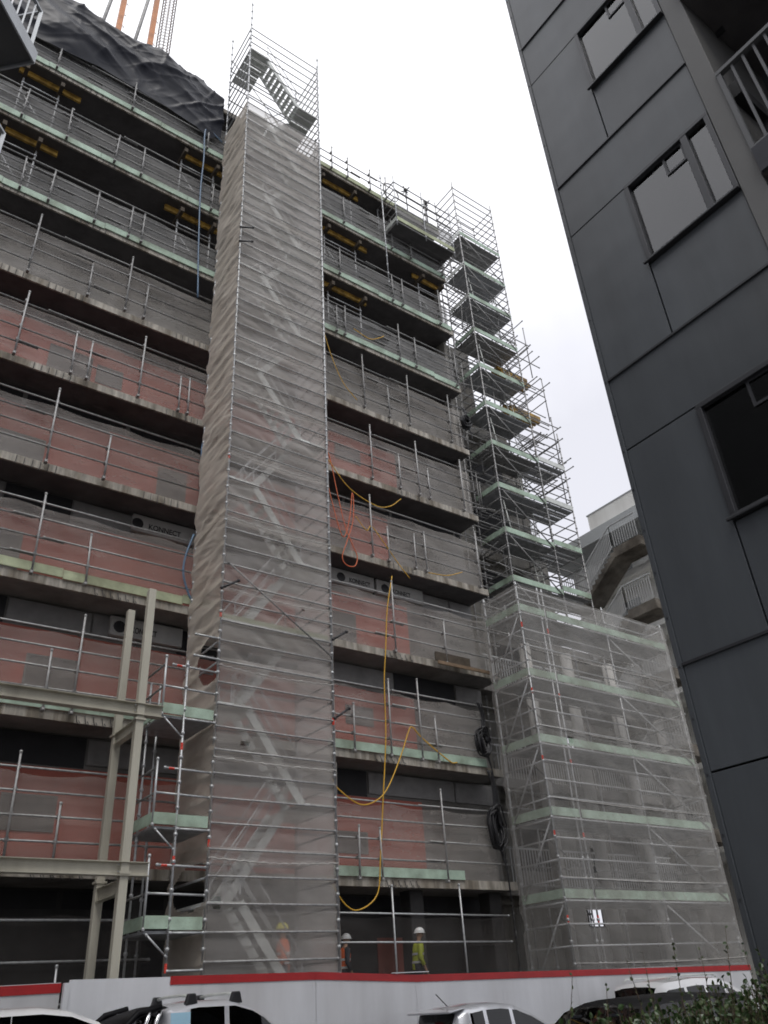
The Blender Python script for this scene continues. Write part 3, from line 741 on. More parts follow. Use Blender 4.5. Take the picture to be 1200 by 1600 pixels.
# ------------------------------------------------------------------ tall bare scaffold, right
UX0,UX1,UX2,UY0,UY1=19.52,22.1,23.7,18.0,19.35
def tall_scaffold():
    t=thing('scaffold','tall bare tube scaffold with green toe boards rising at the right corner of the building','scaffold',(UX0,UY0,-.15))
    for x,y,zt in ((UX0,UY0,35.0),(UX1,UY0,35.0),(UX0,UY1,34.9),(UX1,UY1,34.7),(UX2,UY0,20.9),(UX2,UY1,20.9),(18.75,UY0+.9,30.5),(18.75,UY1,31.5)):
        rod('standard',(x,y,-.15),(x,y,zt),.0255,M['tubemid'],t,nodes=.5)
    lv=[12.7,14.72,16.72,18.74,20.76,22.8,24.86,26.94,29.0,31.1,33.2]
    rear=MB()
    z=11.2
    while z<34.9:
        rod('ledger',(UX0,UY0,z),(UX1,UY0,z),.0235,M['galvdark'],t)
        rod('transom',(UX0,UY0,z-.04),(UX0,UY1,z-.04),.0235,M['galvdark'],t)
        rear.tube((UX1,UY0,z-.04),(UX1,UY1,z-.04),.0235)
        rear.tube((UX0,UY1,z),(UX1,UY1,z),.0235)
        if z<30: rear.tube((18.75,UY1,z+.1),(UX0,UY1,z+.1),.0235); rear.tube((18.75,UY0+.9,z),(UX0,UY0+.9,z),.0235)
        if z<20.7:
            rod('bay_ledger',(UX1,UY0,z+.12),(UX2,UY0,z+.12),.0235,M['galvdark'],t)
            rear.tube((UX2,UY0,z+.1),(UX2,UY1,z+.1),.0235); rear.tube((UX1,UY1,z+.12),(UX2,UY1,z+.12),.0235)
        z+=.508
    tag(rear.build('rear_ledgers',M['galvdark'],t,smooth=True),kind='stuff')
    for i,z in enumerate(lv[:-1] if True else lv):
        m=MB(); m.box(UX0,UY0-.035,z+.02,UX1,UY0-.012,z+.24); m.build('toe_board',M['green'],t)
        m=MB(); m.box(UX0-.035,UY0,z+.02,UX0-.012,UY1-.1,z+.24); m.build('toe_board',M['green'] if i<7 else M['alu'],t)
        m=MB()
        for k in range(5): m.box(UX0+.04,UY0+.04+k*.25,z-.05,UX1-.04,UY0+.27+k*.25,z)
        m.build('plank_deck',M['plank'] if i%3 else M['galvdark'],t)
        rod('brace',(UX0+.1,UY0-.05,z-.1),(UX1-.1,UY0-.05,z-2.0),.0235,M['galvdark'],t)
        if i%2: rod('brace',(UX0+.35,UY0+.2,z+1.6),(UX0+.75,UY0+.3,z-.2),.024,M['alu'],t)
        # ladder inside
        if i<8:
            lx=UX1-.75+.2*(i%2); l=MB()
            for dx in (0,.32): l.tube((lx+dx,UY0+.35,z),(lx+dx+.25,UY0+.8,z+2.1),.017,6)
            for k in range(7): l.tube((lx+.03*k,UY0+.35+.06*k,z+.28*k+.2),(lx+.32+.03*k,UY0+.35+.06*k,z+.28*k+.2),.012,5)
            l.build('ladder',M['alu'],t)
    for z in (12.9,14.9,16.9,18.9):
        m=MB(); m.box(UX1+.03,UY0-.035,z+.02,UX2,UY0-.012,z+.24); m.build('toe_board',M['green'] if z<16 else M['alu'],t)
        m=MB()
        for k in range(4): m.box(UX1+.04,UY0+.05+k*.31,z-.05,UX2-.04,UY0+.29+k*.31,z)
        m.build('plank_deck',M['plank'],t)
    # tubes left long, reaching past the right end
    q=random.Random(3)
    for za,zb,xm in ((24.6,26.9,23.3),(22.3,24.0,23.9),(20.0,21.8,24.0),(18.0,19.5,23.9)):
        for k in range(7):
            z=q.uniform(za,zb); x=q.uniform(22.3,xm+.1); y=q.uniform(17.5,18.2)
            rod('stub_tube',(x,19.6+q.random()*.4,z),(x,y,z+q.uniform(-.05,.05)),.0235,M['galvdark'],t)
            z=q.uniform(za,zb); y=q.uniform(18.1,19.3)
            rod('stub_tube',(21.6,y,z),(q.uniform(xm-.6,xm+.5),y,z+q.uniform(-.04,.04)),.0235,M['galvdark'],t)
        for x,y in ((22.7,18.5),(23.2,18.9),(xm-.1,18.3)): rod('stub_tube',(x,y,za-.5),(x,y,zb+.3),.0235,M['galvdark'],t)
    rod('standard',(20.85,UY1,-.15),(20.85,UY1,33.0),.0255,M['tubemid'],t,nodes=.5)
    for i,z in enumerate(lv[:-1]):
        for h in (.55,1.05): rod('guard_tube',(UX0,UY0+.7,z+h),(UX1,UY0+.7,z+h),.0235,M['galvdark'],t)
        rod('cross_tube',(18.4,UY0+.25,z+.3),(UX0+.2,UY0+.25,z+.3),.0235,M['galvdark'],t)
    for k in range(78):
        z=q.uniform(12.5,30); typ=q.random()
        x=q.uniform(18.5,22.0); y=q.uniform(18.15,19.3)
        if typ<.4: rod('loose_tube',(x,y,z),(x+q.uniform(-.1,.1),y+q.uniform(-.1,.1),z+q.uniform(1,2.4)),.0235,M['galvdark'],t)
        elif typ<.7: rod('loose_tube',(x-.8,y,z),(x+q.uniform(.2,1.0),y+q.uniform(-.2,.2),z+q.uniform(-.5,.5)),.0235,M['galvdark'],t)
        else: rod('loose_tube',(x,UY0+.1,z),(x+q.uniform(-.2,.2),UY1+.4,z+q.uniform(-.3,.3)),.0235,M['galvdark'],t)
    return t
tall_scaffold()
def timbers(c,lab,n):
    m=MB()
    for k in range(n):
        z=c[2]+(k//3)*.22; y=c[1]+(k%3)*.2; dx=R_.uniform(-.15,.15)
        m.box(c[0]-1.1+dx,y,z,c[0]+.75+dx,y+.1,z+.18)
    tag(m.build('timber_stack',M['yellow']),lab,'timber','yellow timber beams on the scaffold')
timbers((22.75,18.75,24.0),'yellow timber beams poking out of the tall scaffold, upper bundle',6)
timbers((22.95,18.8,22.0),'yellow timber beams poking out of the tall scaffold, lower bundle',5)

# roof-edge platform, right
def edge_platform():
    t=thing('edge_platform','railed tube platform hung from the roof edge left of the tall bare scaffold','platform',(14.9,17.2,28.1))
    x0,x1,y0,y1,z=14.95,18.1,17.15,18.4,28.15
    m=MB()
    for k in range(5): m.box(x0,y0+.03+k*.24,z-.06,x1,y0+.25+k*.24,z-.01)
    m.build('plank_deck',M['soffit'],t)
    m=MB(); m.box(x0,y0-.03,z+.02,x1,y0-.008,z+.24); m.build('toe_board',M['greenold'],t)
    m=MB(); m.box(x0-.03,y0,z+.02,x0-.008,y1,z+.24); m.build('toe_board',M['alu'],t)
    for x in (x0,16.5,x1):
        rod('standard',(x,y0,z-.3),(x,y0,z+2.9),.0255,M['galv'],t,nodes=.5)
        rod('standard',(x,y1,z-.3),(x,y1,z+2.9),.0255,M['galv'],t,nodes=.5)
    for h in (-.1,.5,1.0,1.5,2.0,2.5):
        rod('ledger',(x0,y0,z+h),(x1,y0,z+h),.0235,M['galvdark'],t); rod('transom',(x0,y0,z+h),(x0,y1,z+h),.0235,M['galvdark'],t); rod('rear_ledger',(x0,y1,z+h),(x1,y1,z+h),.0235,M['galvdark'],t)
    rod('standard',(14.6,17.6,24.4),(14.6,17.6,31.4),.0255,M['galv'],t,nodes=.5)
    m=MB(); m.grid(24,16,lambda u,v:(x0+(x1-x0)*u,y0+.06-.03*noise.noise(Vector((u*9,v*5,2))),z+.2+1.0*v)); m.build('net_panel',M['nettop'],t,smooth=True)
edge_platform()
def star_prop(x,z,lab):
    m=MB(); m.tube((x,18.4,SL[9]+ST),(x,18.4,z),.028,8)
    m.path([(x,18.4,z-.5),(x,18.4,z-.45),(x,18.4,z-.4)],[.05,.06,.05],8)
    for a in range(4):
        c=math.cos(a*math.pi/2+.4)*.22; s=math.sin(a*math.pi/2+.4)*.22
        m.obox((x,18.4,z),(x+c,18.4+s,z+.1),.05,.02); m.obox((x,18.4,z),(x+c*.9,18.4+s*.9,z-.12),.03,.02)
    m.sphere((x,18.4,z+.05),.09,8,6,(1,1,1.6))
    tag(m.build('prop_head',M['trim'],smooth=False),lab,'prop','star headed props on the roof edge')
star_prop(16.75,32.75,'taller steel prop with a dark star head standing on the roof edge')
star_prop(17.95,32.65,'steel prop with a dark star head on the roof edge, nearer the bare scaffold')
# coil of hose hung on the roof rail
m=MB(); m.path([(15.35+.42*math.cos(a/24*2*math.pi*1)*1.0,17.85+.02*math.sin(a),31.0+.55*math.sin(a/24*2*math.pi)) for a in range(49)],.022,6)
tag(m.build('hose_coil',M['galvdark'],smooth=True),'grey hose loop hung over the roof rail left of the star headed props','hose')

m=MB(); m.box(15.35,17.80,SL[2]+.13,16.75,17.84,SL[2]+.42); tag(m.build('board',M['oldtimber']),'dark board propped on the third slab edge near the low wrapped scaffold','board')
m=MB(); m.box(15.4,17.74,SL[2]+.02,17.5,17.79,SL[2]+.12); tag(m.build('plank',M['timber']),'pale timber plank lying along the third slab edge under the dark board','plank')
# ------------------------------------------------------------------ tarpaulin, masts
def tarp():
    top=[(-4.5,30.9),(-1,31.6),(1.56,32.2),(3.0,31.9),(4.66,31.85),(5.9,31.75),(7.2,31.75)]
    bot=[(-4.5,28.3),(-1,28.2),(.3,28.2),(1.6,28.25),(2.7,28.45),(3.81,28.4),(5.0,28.3),(6.2,28.1),(6.75,27.85),(7.2,28.3)]
    def ip(t,x):
        for (a,b),(c,d) in zip(t,t[1:]):
            if a<=x<=c: return b+(d-b)*(x-a)/(c-a)
        return t[-1][1]
    def fn(u,v):
        x=-4.5+11.7*u; zt=ip(top,x); zb=ip(bot,x)
        zt-=.12*abs(math.sin(x*2.1)); z=zb+(zt-zb)*v
        # broad swags between tie points, thin sharp creases running off them
        w=noise.noise(Vector((x*.33,z*.45,9)))*.26+.06
        rd=noise.noise(Vector((x*.42+z*.75,z*.42-x*.15,4))); w+=(.55-abs(rd)*1.6)*.17
        def crease(n,k): return max(0,1-abs(n)/k)**1.4
        w+=crease(noise.noise(Vector((x*.5-z*.55,z*.35+x*.22,21))),.16)*.06
        w+=crease(noise.noise(Vector((x*.85+z*1.15,z*.4,33))),.2)*.025
        w+=crease(noise.noise(Vector((x*1.1-z*1.5,z*.9+x*.3,41))),.13)*.012
        for px,s_ in ((1.6,.7),(4.7,1.),(7.1,.8)):
            dx=x-px; dv=(zt-z)+.25; ang=math.atan2(dx,dv); r=math.hypot(dx,dv)
            w+=crease(math.sin(ang*5+px*2+.6*noise.noise(Vector((x,z,px)))),.3)*.07*s_*math.exp(-(r/2.2)**2)*min(1,r)
        y=17.86-max(-.06,w*min(1,.25+v*3))+max(0,v-.72)**2*9
        return (x,y,z)
    m=MB(); m.grid(220,90,fn)
    tag(m.build('tarpaulin',M['tarp'],smooth=True),'crumpled black plastic tarpaulin draped over the roof edge at the upper left','tarpaulin')
tarp()
def masts():
    def mast(x,label):
        t=thing('roof_mast',label,'mast',(x,20.6,31.2),'orange masts on the roof')
        m=MB(); m.box(x-.11,20.5,31.2,x+.11,20.7,44); m.build('orange_post',M['orange'],t,bevel=.01)
        rod('prop',(x-1.0,20.3,30.6),(x-.15,20.3,43.5),.075,M['galvdark'],t,n=10)
        m=MB()
        for k in range(8): m.path([(x+.12,20.6,31.9+k*.9),(x+.22,20.6,31.95+k*.9),(x+.12,20.6,32.05+k*.9)],.012,5)
        m.build('climbing_loop',M['rebar'],t)
        return t
    a=mast(3.35,'orange steel mast with a grey raking prop on the roof, farther from the stair tower')
    b=mast(4.72,'orange steel mast with a grey raking prop on the roof, beside the rebar cage')
    rod('brace',(3.4,20.65,36.3),(4.85,20.65,33.2),.03,M['galvdark'],b); rod('brace',(4.1,20.7,33.3),(5.9,20.7,33.6),.03,M['galvdark'],b)
    m=MB(); x0=5.3
    for k in range(10):
        a=k/10*2*math.pi; m.tube((x0+.3*math.cos(a),20.6+.3*math.sin(a),31.2),(x0+.3*math.cos(a),20.6+.3*math.sin(a),43.0),.014,5)
    for k in range(45):
        z=31.6+k*.25; m.path([(x0+  .31*math.cos(a/16*2*math.pi),20.6+.31*math.sin(a/16*2*math.pi),z) for a in range(17)],.009,4)
    tag(m.build('rebar_cage',M['rebar']),'round cage of steel reinforcing bars standing on the roof beside the orange masts','rebar cage')
masts()

# ------------------------------------------------------------------ hoses and ropes
def spline(pts,k=8):
    P=[Vector(p) for p in pts]; P=[P[0]*2-P[1]]+P+[P[-1]*2-P[-2]]; out=[]
    for i in range(1,len(P)-2):
        for j in range(k):
            t=j/k; a,b,c,d=P[i-1],P[i],P[i+1],P[i+2]
            out.append(.5*((2*b)+(c-a)*t+(2*a-5*b+4*c-d)*t*t+(3*b-a-3*c+d)*t**3))
    out.append(P[-2]); return out
def hose(name,pts,r,mt,label,cat,y=17.82):
    m=MB(); m.path(spline([(p[0],p[2] if len(p)>2 else y,p[1]) for p in pts]),r,6)
    tag(m.build(name,M[mt],smooth=True),label,cat)
hose('hose',[(13.89,11.4),(13.62,10.2),(13.47,8.9),(13.35,7.9),(13.29,6.34),(13.08,4.62),(12.9,3.2),(12.75,2.35),(12.22,2.0),(11.8,2.1),(11.3,2.7)],.017,'yrope','yellow hose hanging straight down the facade past four slabs right of the tower','hose')
hose('hose',[(11.5,5.0),(11.7,4.76),(12.34,4.44),(12.9,4.6),(13.3,5.0),(13.8,5.9),(14.1,6.55),(14.25,6.68),(14.6,6.4),(15.5,5.87),(15.8,5.85)],.018,'yrope','yellow hose sagging in a loop across the second slab right of the tower','hose')
hose('hose',[(11.6,15.05),(12.4,14.2),(13.4,13.85),(14.0,14.0),(14.5,14.45)],.016,'yrope','thin yellow hose drooping over the fifth slab edge right of the tower','hose')
hose('hose',[(11.5,21.0),(11.8,19.8),(12.3,18.6),(12.9,18.0)],.014,'yrope','thin yellow line slanting down the sixth storey right of the tower','hose')
hose('hose',[(12.9,21.4),(13.6,21.25),(14.1,21.55),(14.3,21.75)],.016,'yrope','short yellow lead draped over the rails on the seventh slab right of the tower','hose')
hose('hose',[(12.6,13.2),(13.0,12.8),(13.2,13.0),(13.6,12.6),(14.2,11.9),(14.6,11.5)],.014,'yrope','thin yellow cord looped over the rails just above the fourth slab right of the tower','cord')
hose('hose',[(15.4,11.9),(16.2,12.0),(16.9,12.3)],.014,'yrope','short yellow lead on the fourth slab near the right end of the building','hose')
hose('hose',[(11.55,15.4),(11.7,15.1),(11.95,13.8),(12.2,12.7),(12.45,12.1),(12.6,11.75),(12.5,11.4),(12.2,11.35),(12.05,11.6),(12.25,12.2),(12.5,13.0),(12.55,13.8),(12.5,14.0),(12.4,13.2),(12.1,12.3),(11.7,13.6),(11.5,14.6)],.016,'ohose','orange hose hanging in tangled loops over the fourth slab right of the tower','hose')
hose('hose',[(7.25,28.0),(6.7,28.3),(6.55,28.0),(6.6,26.5),(6.59,24.7),(6.7,22),(6.83,19.6)],.028,'blue','blue hose hanging from the ninth slab down beside the left of the tower','hose')
hose('hose',[(7.41,14.4),(7.35,13.8),(7.41,13.05),(7.55,12.4),(7.75,12.05)],.03,'blue','blue hose bundle hanging at the fifth slab left of the tower','hose')
hose('hose',[(7.3,11.0),(7.12,10.3),(7.1,9.75),(7.3,9.2),(7.5,8.9),(7.45,8.0),(7.4,6.9)],.028,'blue','blue hose sagging past the third slab left of the tower','hose')
def bundle(x,z,label,h,blue=False):
    m=MB(); q=random.Random(int(x*10+z))
    for k in range(16):
        rx=q.uniform(.12,.26); rz=q.uniform(.35,.55)*h; cx=x+q.uniform(-.08,.08); cz=z+q.uniform(-.1,.1); cy=17.75+q.uniform(-.08,.12)
        m.path([(cx+rx*math.cos(a/20*2*math.pi),cy+.03*math.sin(a),cz+rz*math.sin(a/20*2*math.pi)) for a in range(21)],.022,6)
    for k in range(4):
        xx=x+q.uniform(-.1,.1); m.path(spline([(xx,17.8,z+.3*h),(xx+.1,17.78,z+.9*h),(xx-.1+q.random()*.2,17.8,z+1.5*h)]),.022,6)
    for k in range(2):
        m.path(spline([(x+.1*k,17.8,z-.3*h),(x+.2,17.78,z-1.0*h),(x+.25,17.8,z-1.7*h)]),.02,6)
    tag(m.build('cable_coil',M['black'],smooth=True),label,'cables','coils of black cable on the facade')
bundle(17.0,4.1,'big coil of black cables hanging over the lowest slab beside the low wrapped scaffold',1.1)
bundle(16.9,6.6,'coil of dark cables hanging on the second slab beside the low wrapped scaffold',.8)
bundle(18.0,19.1,'black cable coil hung on the rails beside the tall bare scaffold',.45)

# ------------------------------------------------------------------ hoarding
def hoarding():
    t=thing('hoarding','white site hoarding with a red top band running in front of the scaffolding','fence',(5.5,15.3,-1.6))
    def zt(x): return .643-.0066*(x-6.5) if x<11.75 else .505-.0095*(x-11.9)
    xs=[4.72,7.05,9.40,11.8,14.2,16.6,19.0,21.4,23.8]
    for a,b in zip(xs,xs[1:]):
        band=a>6.5
        m=MB(); za,zb=zt(a+.01),zt(b-.01)
        y=15.30+R_.uniform(-.004,.004)
        def pan(mm,x0,x1,y0,y1,l0,l1,h0,h1):
            mm.add([(x0,y0,l0),(x1,y0,l1),(x1,y1,l1),(x0,y1,l0),(x0,y0,h0),(x1,y0,h1),(x1,y1,h1),(x0,y1,h0)],[(0,3,2,1),(4,5,6,7),(0,1,5,4),(1,2,6,5),(2,3,7,6),(3,0,4,7)])
        pan(m,a+.004,b-.004,y,y+.018,-1.62,-1.62,za-.01,zb-.01); m.build('panel',M['hoard'],t)
        if band or True:
            x0=a if band else 6.45
            if x0<b:
                m=MB(); pan(m,x0,b,y-.014,y-.003,zt(x0+.01)-.13,zb-.13,zt(x0+.01)+.0,zb+.0); m.build('top_band',M['red'],t)
        r=MB(); r.box(a-.045,y+.02,-1.6,a+.045,y+.11,za-.05); r.build('post',M['timber'],t)
    m=MB(); m.box(11.2,15.26,.545,12.15,15.3,.56); m.build('loose_strip',M['hoard'],t)
    m=MB(); m.box(4.62,15.2,-1.62,4.70,15.29,.60); m.build('end_post',M['hoard'],t)
    t=thing('hoarding','lower run of white hoarding with a red band at the far left','fence',(2,15.32,-1.6))
    for a,b in ((-4.9,-2.5),(-2.5,-.1),(-.1,2.3),(2.3,4.6)):
        def z(x): return .60+.012*(x-3.6)
        m=MB(); m.add([(a+.004,15.32,-1.62),(b-.004,15.32,-1.62),(b-.004,15.34,-1.62),(a+.004,15.34,-1.62),(a+.004,15.32,z(a)),(b-.004,15.32,z(b)),(b-.004,15.34,z(b)),(a+.004,15.34,z(a))],[(0,3,2,1),(4,5,6,7),(0,1,5,4),(1,2,6,5),(2,3,7,6),(3,0,4,7)]); m.build('panel',M['hoard'],t)
        m=MB(); m.add([(a,15.305,z(a)-.145),(b,15.305,z(b)-.145),(b,15.317,z(b)-.145),(a,15.317,z(a)-.145),(a,15.305,z(a)-.01),(b,15.305,z(b)-.01),(b,15.317,z(b)-.01),(a,15.317,z(a)-.01)],[(0,3,2,1),(4,5,6,7),(0,1,5,4),(1,2,6,5),(2,3,7,6),(3,0,4,7)]); m.build('top_band',M['red'],t)
hoarding()

# ------------------------------------------------------------------ dark block on the right
XD=5.6; YE=.636*XD
def dark_block():
    t=thing('apartment_block','dark grey panel clad apartment block leaning in close at the right','building',(XD,0,-1.6))
    z_top=20.5; per=.5235*XD
    body=MB(); body.box(XD+.06,-14,-1.6,XD+.4,-1.7,z_top); body.box(XD+.06,2.80,-1.6,XD+.12,YE-.02,z_top); body.box(XD+.12,YE-.3,-1.6,14,YE-.02,z_top)
    body.box(XD+2.2,-14,-1.6,14,YE-.3,z_top); body.build('wall',M['clademb'],t)
    yw0,yw1=.307*XD,.4905*XD      # window near and far side
    yf=.2716*XD
    pan=MB(); g=.008
    for k in range(-3,6):
        za_=.7516*XD+(k-1)*per+.06; zb_=.564*XD+k*per-.06
        if zb_>-1.5: MB().box(XD+.055,1.73,max(-1.6,za_),XD+.12,2.795,zb_).build('backing',M['clademb'],t)
    seams=MB()
    fr_z=[]
    for k in range(-3,6):
        zu=.9109*XD+k*per; zl=.7615*XD+k*per    # upper and lower seam of the band
        zs=.564*XD+k*per; zh=.7516*XD+k*per
        znext=zu-per
        z0=max(zl,-1.6)
        if zu<-1.5: continue
        pan.box(XD,yw0+g,max(-1.6,zl+g),XD+.05,YE-.05,zu-g)             # band
        pan.box(XD,yw1+g,max(-1.6,znext+g),XD+.05,YE-.05,zl-g)           # tall panel beside window
        if zs>-1.5: pan.box(XD,yw0+g,max(-1.6,znext+g),XD+.05,yw1-g,zs-.06)   # panel under window
        # flashing along the upper seam
        MB().obox((XD-.008,yw0,zu),(XD-.008,YE-.05,zu),.025,.022).build('flashing',M['trim'],t)
        if zh>-1:
            w=MB(); f=.05
            ya,yb=yw0+.005,yw1
            for (a0,b0,a1,b1) in ((ya,zs-.05,yb,zs),(ya,zh,yb,zh+.05),(ya,zs,ya+f,zh),(yb-f,zs,yb,zh)):
                w.box(XD-.03,a0,b0,XD+.05,a1,b1)
            ym=.3595*XD; w.box(XD-.028,ym-.035,zs,XD+.05,ym+.035,zh)
            w.box(XD-.06,ya-.0,zs-.055,XD-.03,yb+.03,zs-.03)
            win=w.build('window',M['trim'],t,bevel=.004)
            gm=M['glass'] if k>0 else M['darkglass']; MB().box(XD+.02,ya+f,zs+.0,XD+.026,ym-.035,zh).build('pane',gm,win); MB().box(XD+.02,ym+.035,zs,XD+.026,yb-f,zh).build('pane',gm,win)
            s=MB()
            # small opener sash beside the mullion
            for yy in (ym+.04,): 
                for (a0,b0,a1,b1) in ((yy,zh-.26,yy+.24,zh-.235),(yy,zh-.02,yy+.24,zh),(yy,zh-.235,yy+.025,zh-.02),(yy+.215,zh-.235,yy+.24,zh-.02)): s.box(XD+.005,a0,b0,XD+.019,a1,b1)
            s.build('opener',M['trim'],win)
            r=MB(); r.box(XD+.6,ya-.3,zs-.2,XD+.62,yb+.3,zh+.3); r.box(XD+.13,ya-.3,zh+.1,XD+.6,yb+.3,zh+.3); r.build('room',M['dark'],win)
            if k>0:
                b=MB(); n=9; hh=(zh-zs)
                for q in range(n): b.box(XD+.12+.004*(q%2),ya,zs+hh*q/n+.004,XD+.13,yb,zs+hh*(q+1)/n)
                b.build('blind',M['blind'],win)
    pan.build('cladding',M['clad'],t,bevel=.003)
    # corner trim with fixings
    c=MB(); c.box(XD-.012,YE-.048,-1.6,XD+.05,YE,z_top)
    z=-1.2
    c.build('corner_trim',M['clad'],t,bevel=.003)
    r=MB()
    while z<z_top: r.path([(XD-.018,YE-.024,z),(XD-.0121,YE-.024,z)],.008,6); z+=.42
    r.build('rivet',M['trim'],t)
    # rendered fin and loggias nearer the camera
    f=MB(); f.box(XD-.02,yf,-1.6,XD+2.2,yw0,z_top); f.build('fin_wall',M['cladfin'],t,bevel=.004)
    for k in range(-3,4):
        z=1.09*XD+k*per
        s=MB(); s.box(XD-.05,-1.7,z-.12,XD+2.19,yf-.003,z+.16); sl=s.build('loggia_slab',M['soffit'],t)
        fa=MB(); fa.box(XD-.085,-1.7,z-.14,XD-.052,yf-.02,z+.17); fa.build('fascia',M['navy'],sl)
        rl=MB(); zt=1.339*XD+k*per
        rl.box(XD-.05,-1.7,zt-.045,XD+.01,yf-.003,zt); rl.box(XD-.04,-1.7,z+.2,XD,yf-.003,z+.24)
        rl.box(XD-.045,yf-.05,z+.17,XD+.005,yf-.006,zt)
        ra=rl.build('railing',M['balc'],t)
        bb=MB(); y=yf-.16
        while y>-1.6: bb.box(XD-.03,y-.012,z+.24,XD-.005,y+.012,zt-.045); y-=.115
        bb.build('baluster',M['balc'],ra)
        bw=MB(); bw.box(XD+1.5,-1.7,z+.16,XD+1.55,yf-.003,z+per-.12); bw.build('loggia_wall',M['clad'],t)
dark_block()

# ------------------------------------------------------------------ balconies of the near block, upper left
def left_block():
    T=Vector((.24,7.6,0)); a=Vector((-.704,-.710,0)); b=Vector((-.71,.704,0))
    t=thing('balcony_block','grey apartment block whose balcony corners jut in at the upper left edge','building',(-1,9,-1.6))
    P=lambda s,u,z:(T.x+a.x*s+b.x*u,T.y+a.y*s+b.y*u,z)
    for z in (11.41,8.5):
        first=z>11
        m=MB(); q=[P(0,0,z+.06),P(1.7,0,z+.06),P(1.7,1.7,z+.06),P(0,1.7,z+.06)]
        m.prism(q,(0,0,.2)); s=m.build('balcony_slab',M['balc'],t)
        e=MB(); e.obox(P(-.02,-.02,z+.13),P(1.7,-.02,z+.13),.025,.26); e.obox(P(-.02,-.02,z+.13),P(-.02,1.7,z+.13),.025,.26); e.build('edge_flashing',M['flash'],s)
        r=MB(); zr=z+1.22
        for h in (zr,z+.36):
            r.obox(P(.05,.05,h),P(1.7,.05,h),.05,.035); r.obox(P(.05,.05,h),P(.05,1.65,h),.05,.035)
        k=.05
        while k<1.7: r.obox(P(k,.05,z+.26),P(k,.05,zr),.022,.022) if k>.1 else r.obox(P(k,.05,z+.2),P(k,.05,zr),.05,.05); k+=.13
        k=.18
        while k<1.65: r.obox(P(.05,k,z+.26),P(.05,k,zr),.022,.022); k+=.13
        r.build('railing',M['flash'],t)
    m=MB(); m.prism([P(-.4,1.72,-1.6),P(9,1.72,-1.6),P(9,9,-1.6),P(-.4,9,-1.6)],(0,0,17)); m.build('wall',M['balc'],t)
left_block()

# ------------------------------------------------------------------ white block with stairs behind
def far_block():
    t=thing('walkway_block','white walkway block with outside stairs glimpsed behind the scaffold and dark cladding','building',(28,20,-.15))
    X=27.0
    m=MB(); m.box(X,12,17.25,X+9,22.9,17.85); m.build('roof',M['fargrey'],t)
    m=MB(); m.box(X+.3,12,17.86,X+8,20.0,18.8); m.build('parapet',M['farwhite'],t)
    m=MB(); m.box(X+.28,12,18.8,X+8.05,20.05,18.86); m.build('capping',M['fargrey'],t)
    m=MB(); m.box(X+1.7,12,-.15,X+9,22.6,17.24); m.build('wall',M['farwhite'],t)
    for i,z in enumerate((15.5,12.6,9.7,6.8,3.9)):
        m=MB(); m.box(X+.6,12,z-.25,X+1.69,22.6,z); m.build('walkway',M['farwhite'],t)
        m=MB(); y=18.6
        while y<22.6: m.box(X+.62,y,z+.05,X+.65,y+.025,z+1.05); y+=.12
        m.box(X+.60,18.6,z+1.05,X+.67,22.6,z+1.1); m.box(X+.61,18.6,z+.04,X+.66,22.6,z+.08); m.build('balustrade',M['railwhite'],t)
        m=MB(); m.box(X+1.64,19.2,z,X+1.68,20.1,z+2.1); m.build('door',M['fargrey'],t)
        m=MB(); m.box(X+1.60,20.6,z+.0,X+1.68,20.75,z+2.9 if i else z+1.7); m.build('downpipe',M['farwhite'],t)
        # stair flight, stained concrete
        fl=MB(); n=9; ya,yb=20.3,18.4; za,zb=z-.85,z+.6
        prof=[(ya,za-.32),(yb,zb-.42),(17.0,zb-.42),(17.0,zb)]
        st=[(yb,zb)]
        for k in range(n):
            u=1-(k+1)/n; y=ya+(yb-ya)*u; st.append((ya+(yb-ya)*(1-k/n),za+(zb-za)*u)); st.append((y,za+(zb-za)*u))
        prof+=st
        fl.prism([(X-.6,y,zz) for y,zz in prof],(1.1,0,0)); f=fl.build('stair_flight',M['stairconc'],t)
        b=MB(); xx=X-.58
        N=24
        for k in range(N+1):
            y=20.5+(18.4-20.5)*k/N; zz=za+(zb-za)*(20.3-y)/1.9; b.box(xx,y,zz+.06,xx+.02,y+.025,zz+1.08)
        for k in range(12): y=18.4-.12*k; b.box(xx,y,zb+.05,xx+.02,y+.025,zb+1.08)
        b.obox((xx,20.5,za-.08+1.1),(xx,18.4,zb+1.1),.05,.05); b.obox((xx,18.4,zb+1.1),(xx,17.0,zb+1.1),.05,.05)
        b.obox((xx,20.5,za-.08+.12),(xx,18.4,zb+.12),.04,.04); b.build('stair_railing',M['railwhite'],t)
        u=MB(); u.prism([(X+.5,20.3,za-.32),(X+.5,21.4,za-.32),(X+.5,21.4,za-.05),(X+.5,20.3,za-.05)],(-1.1,0,0)); u.build('landing',M['stairconc'],t)
far_block()

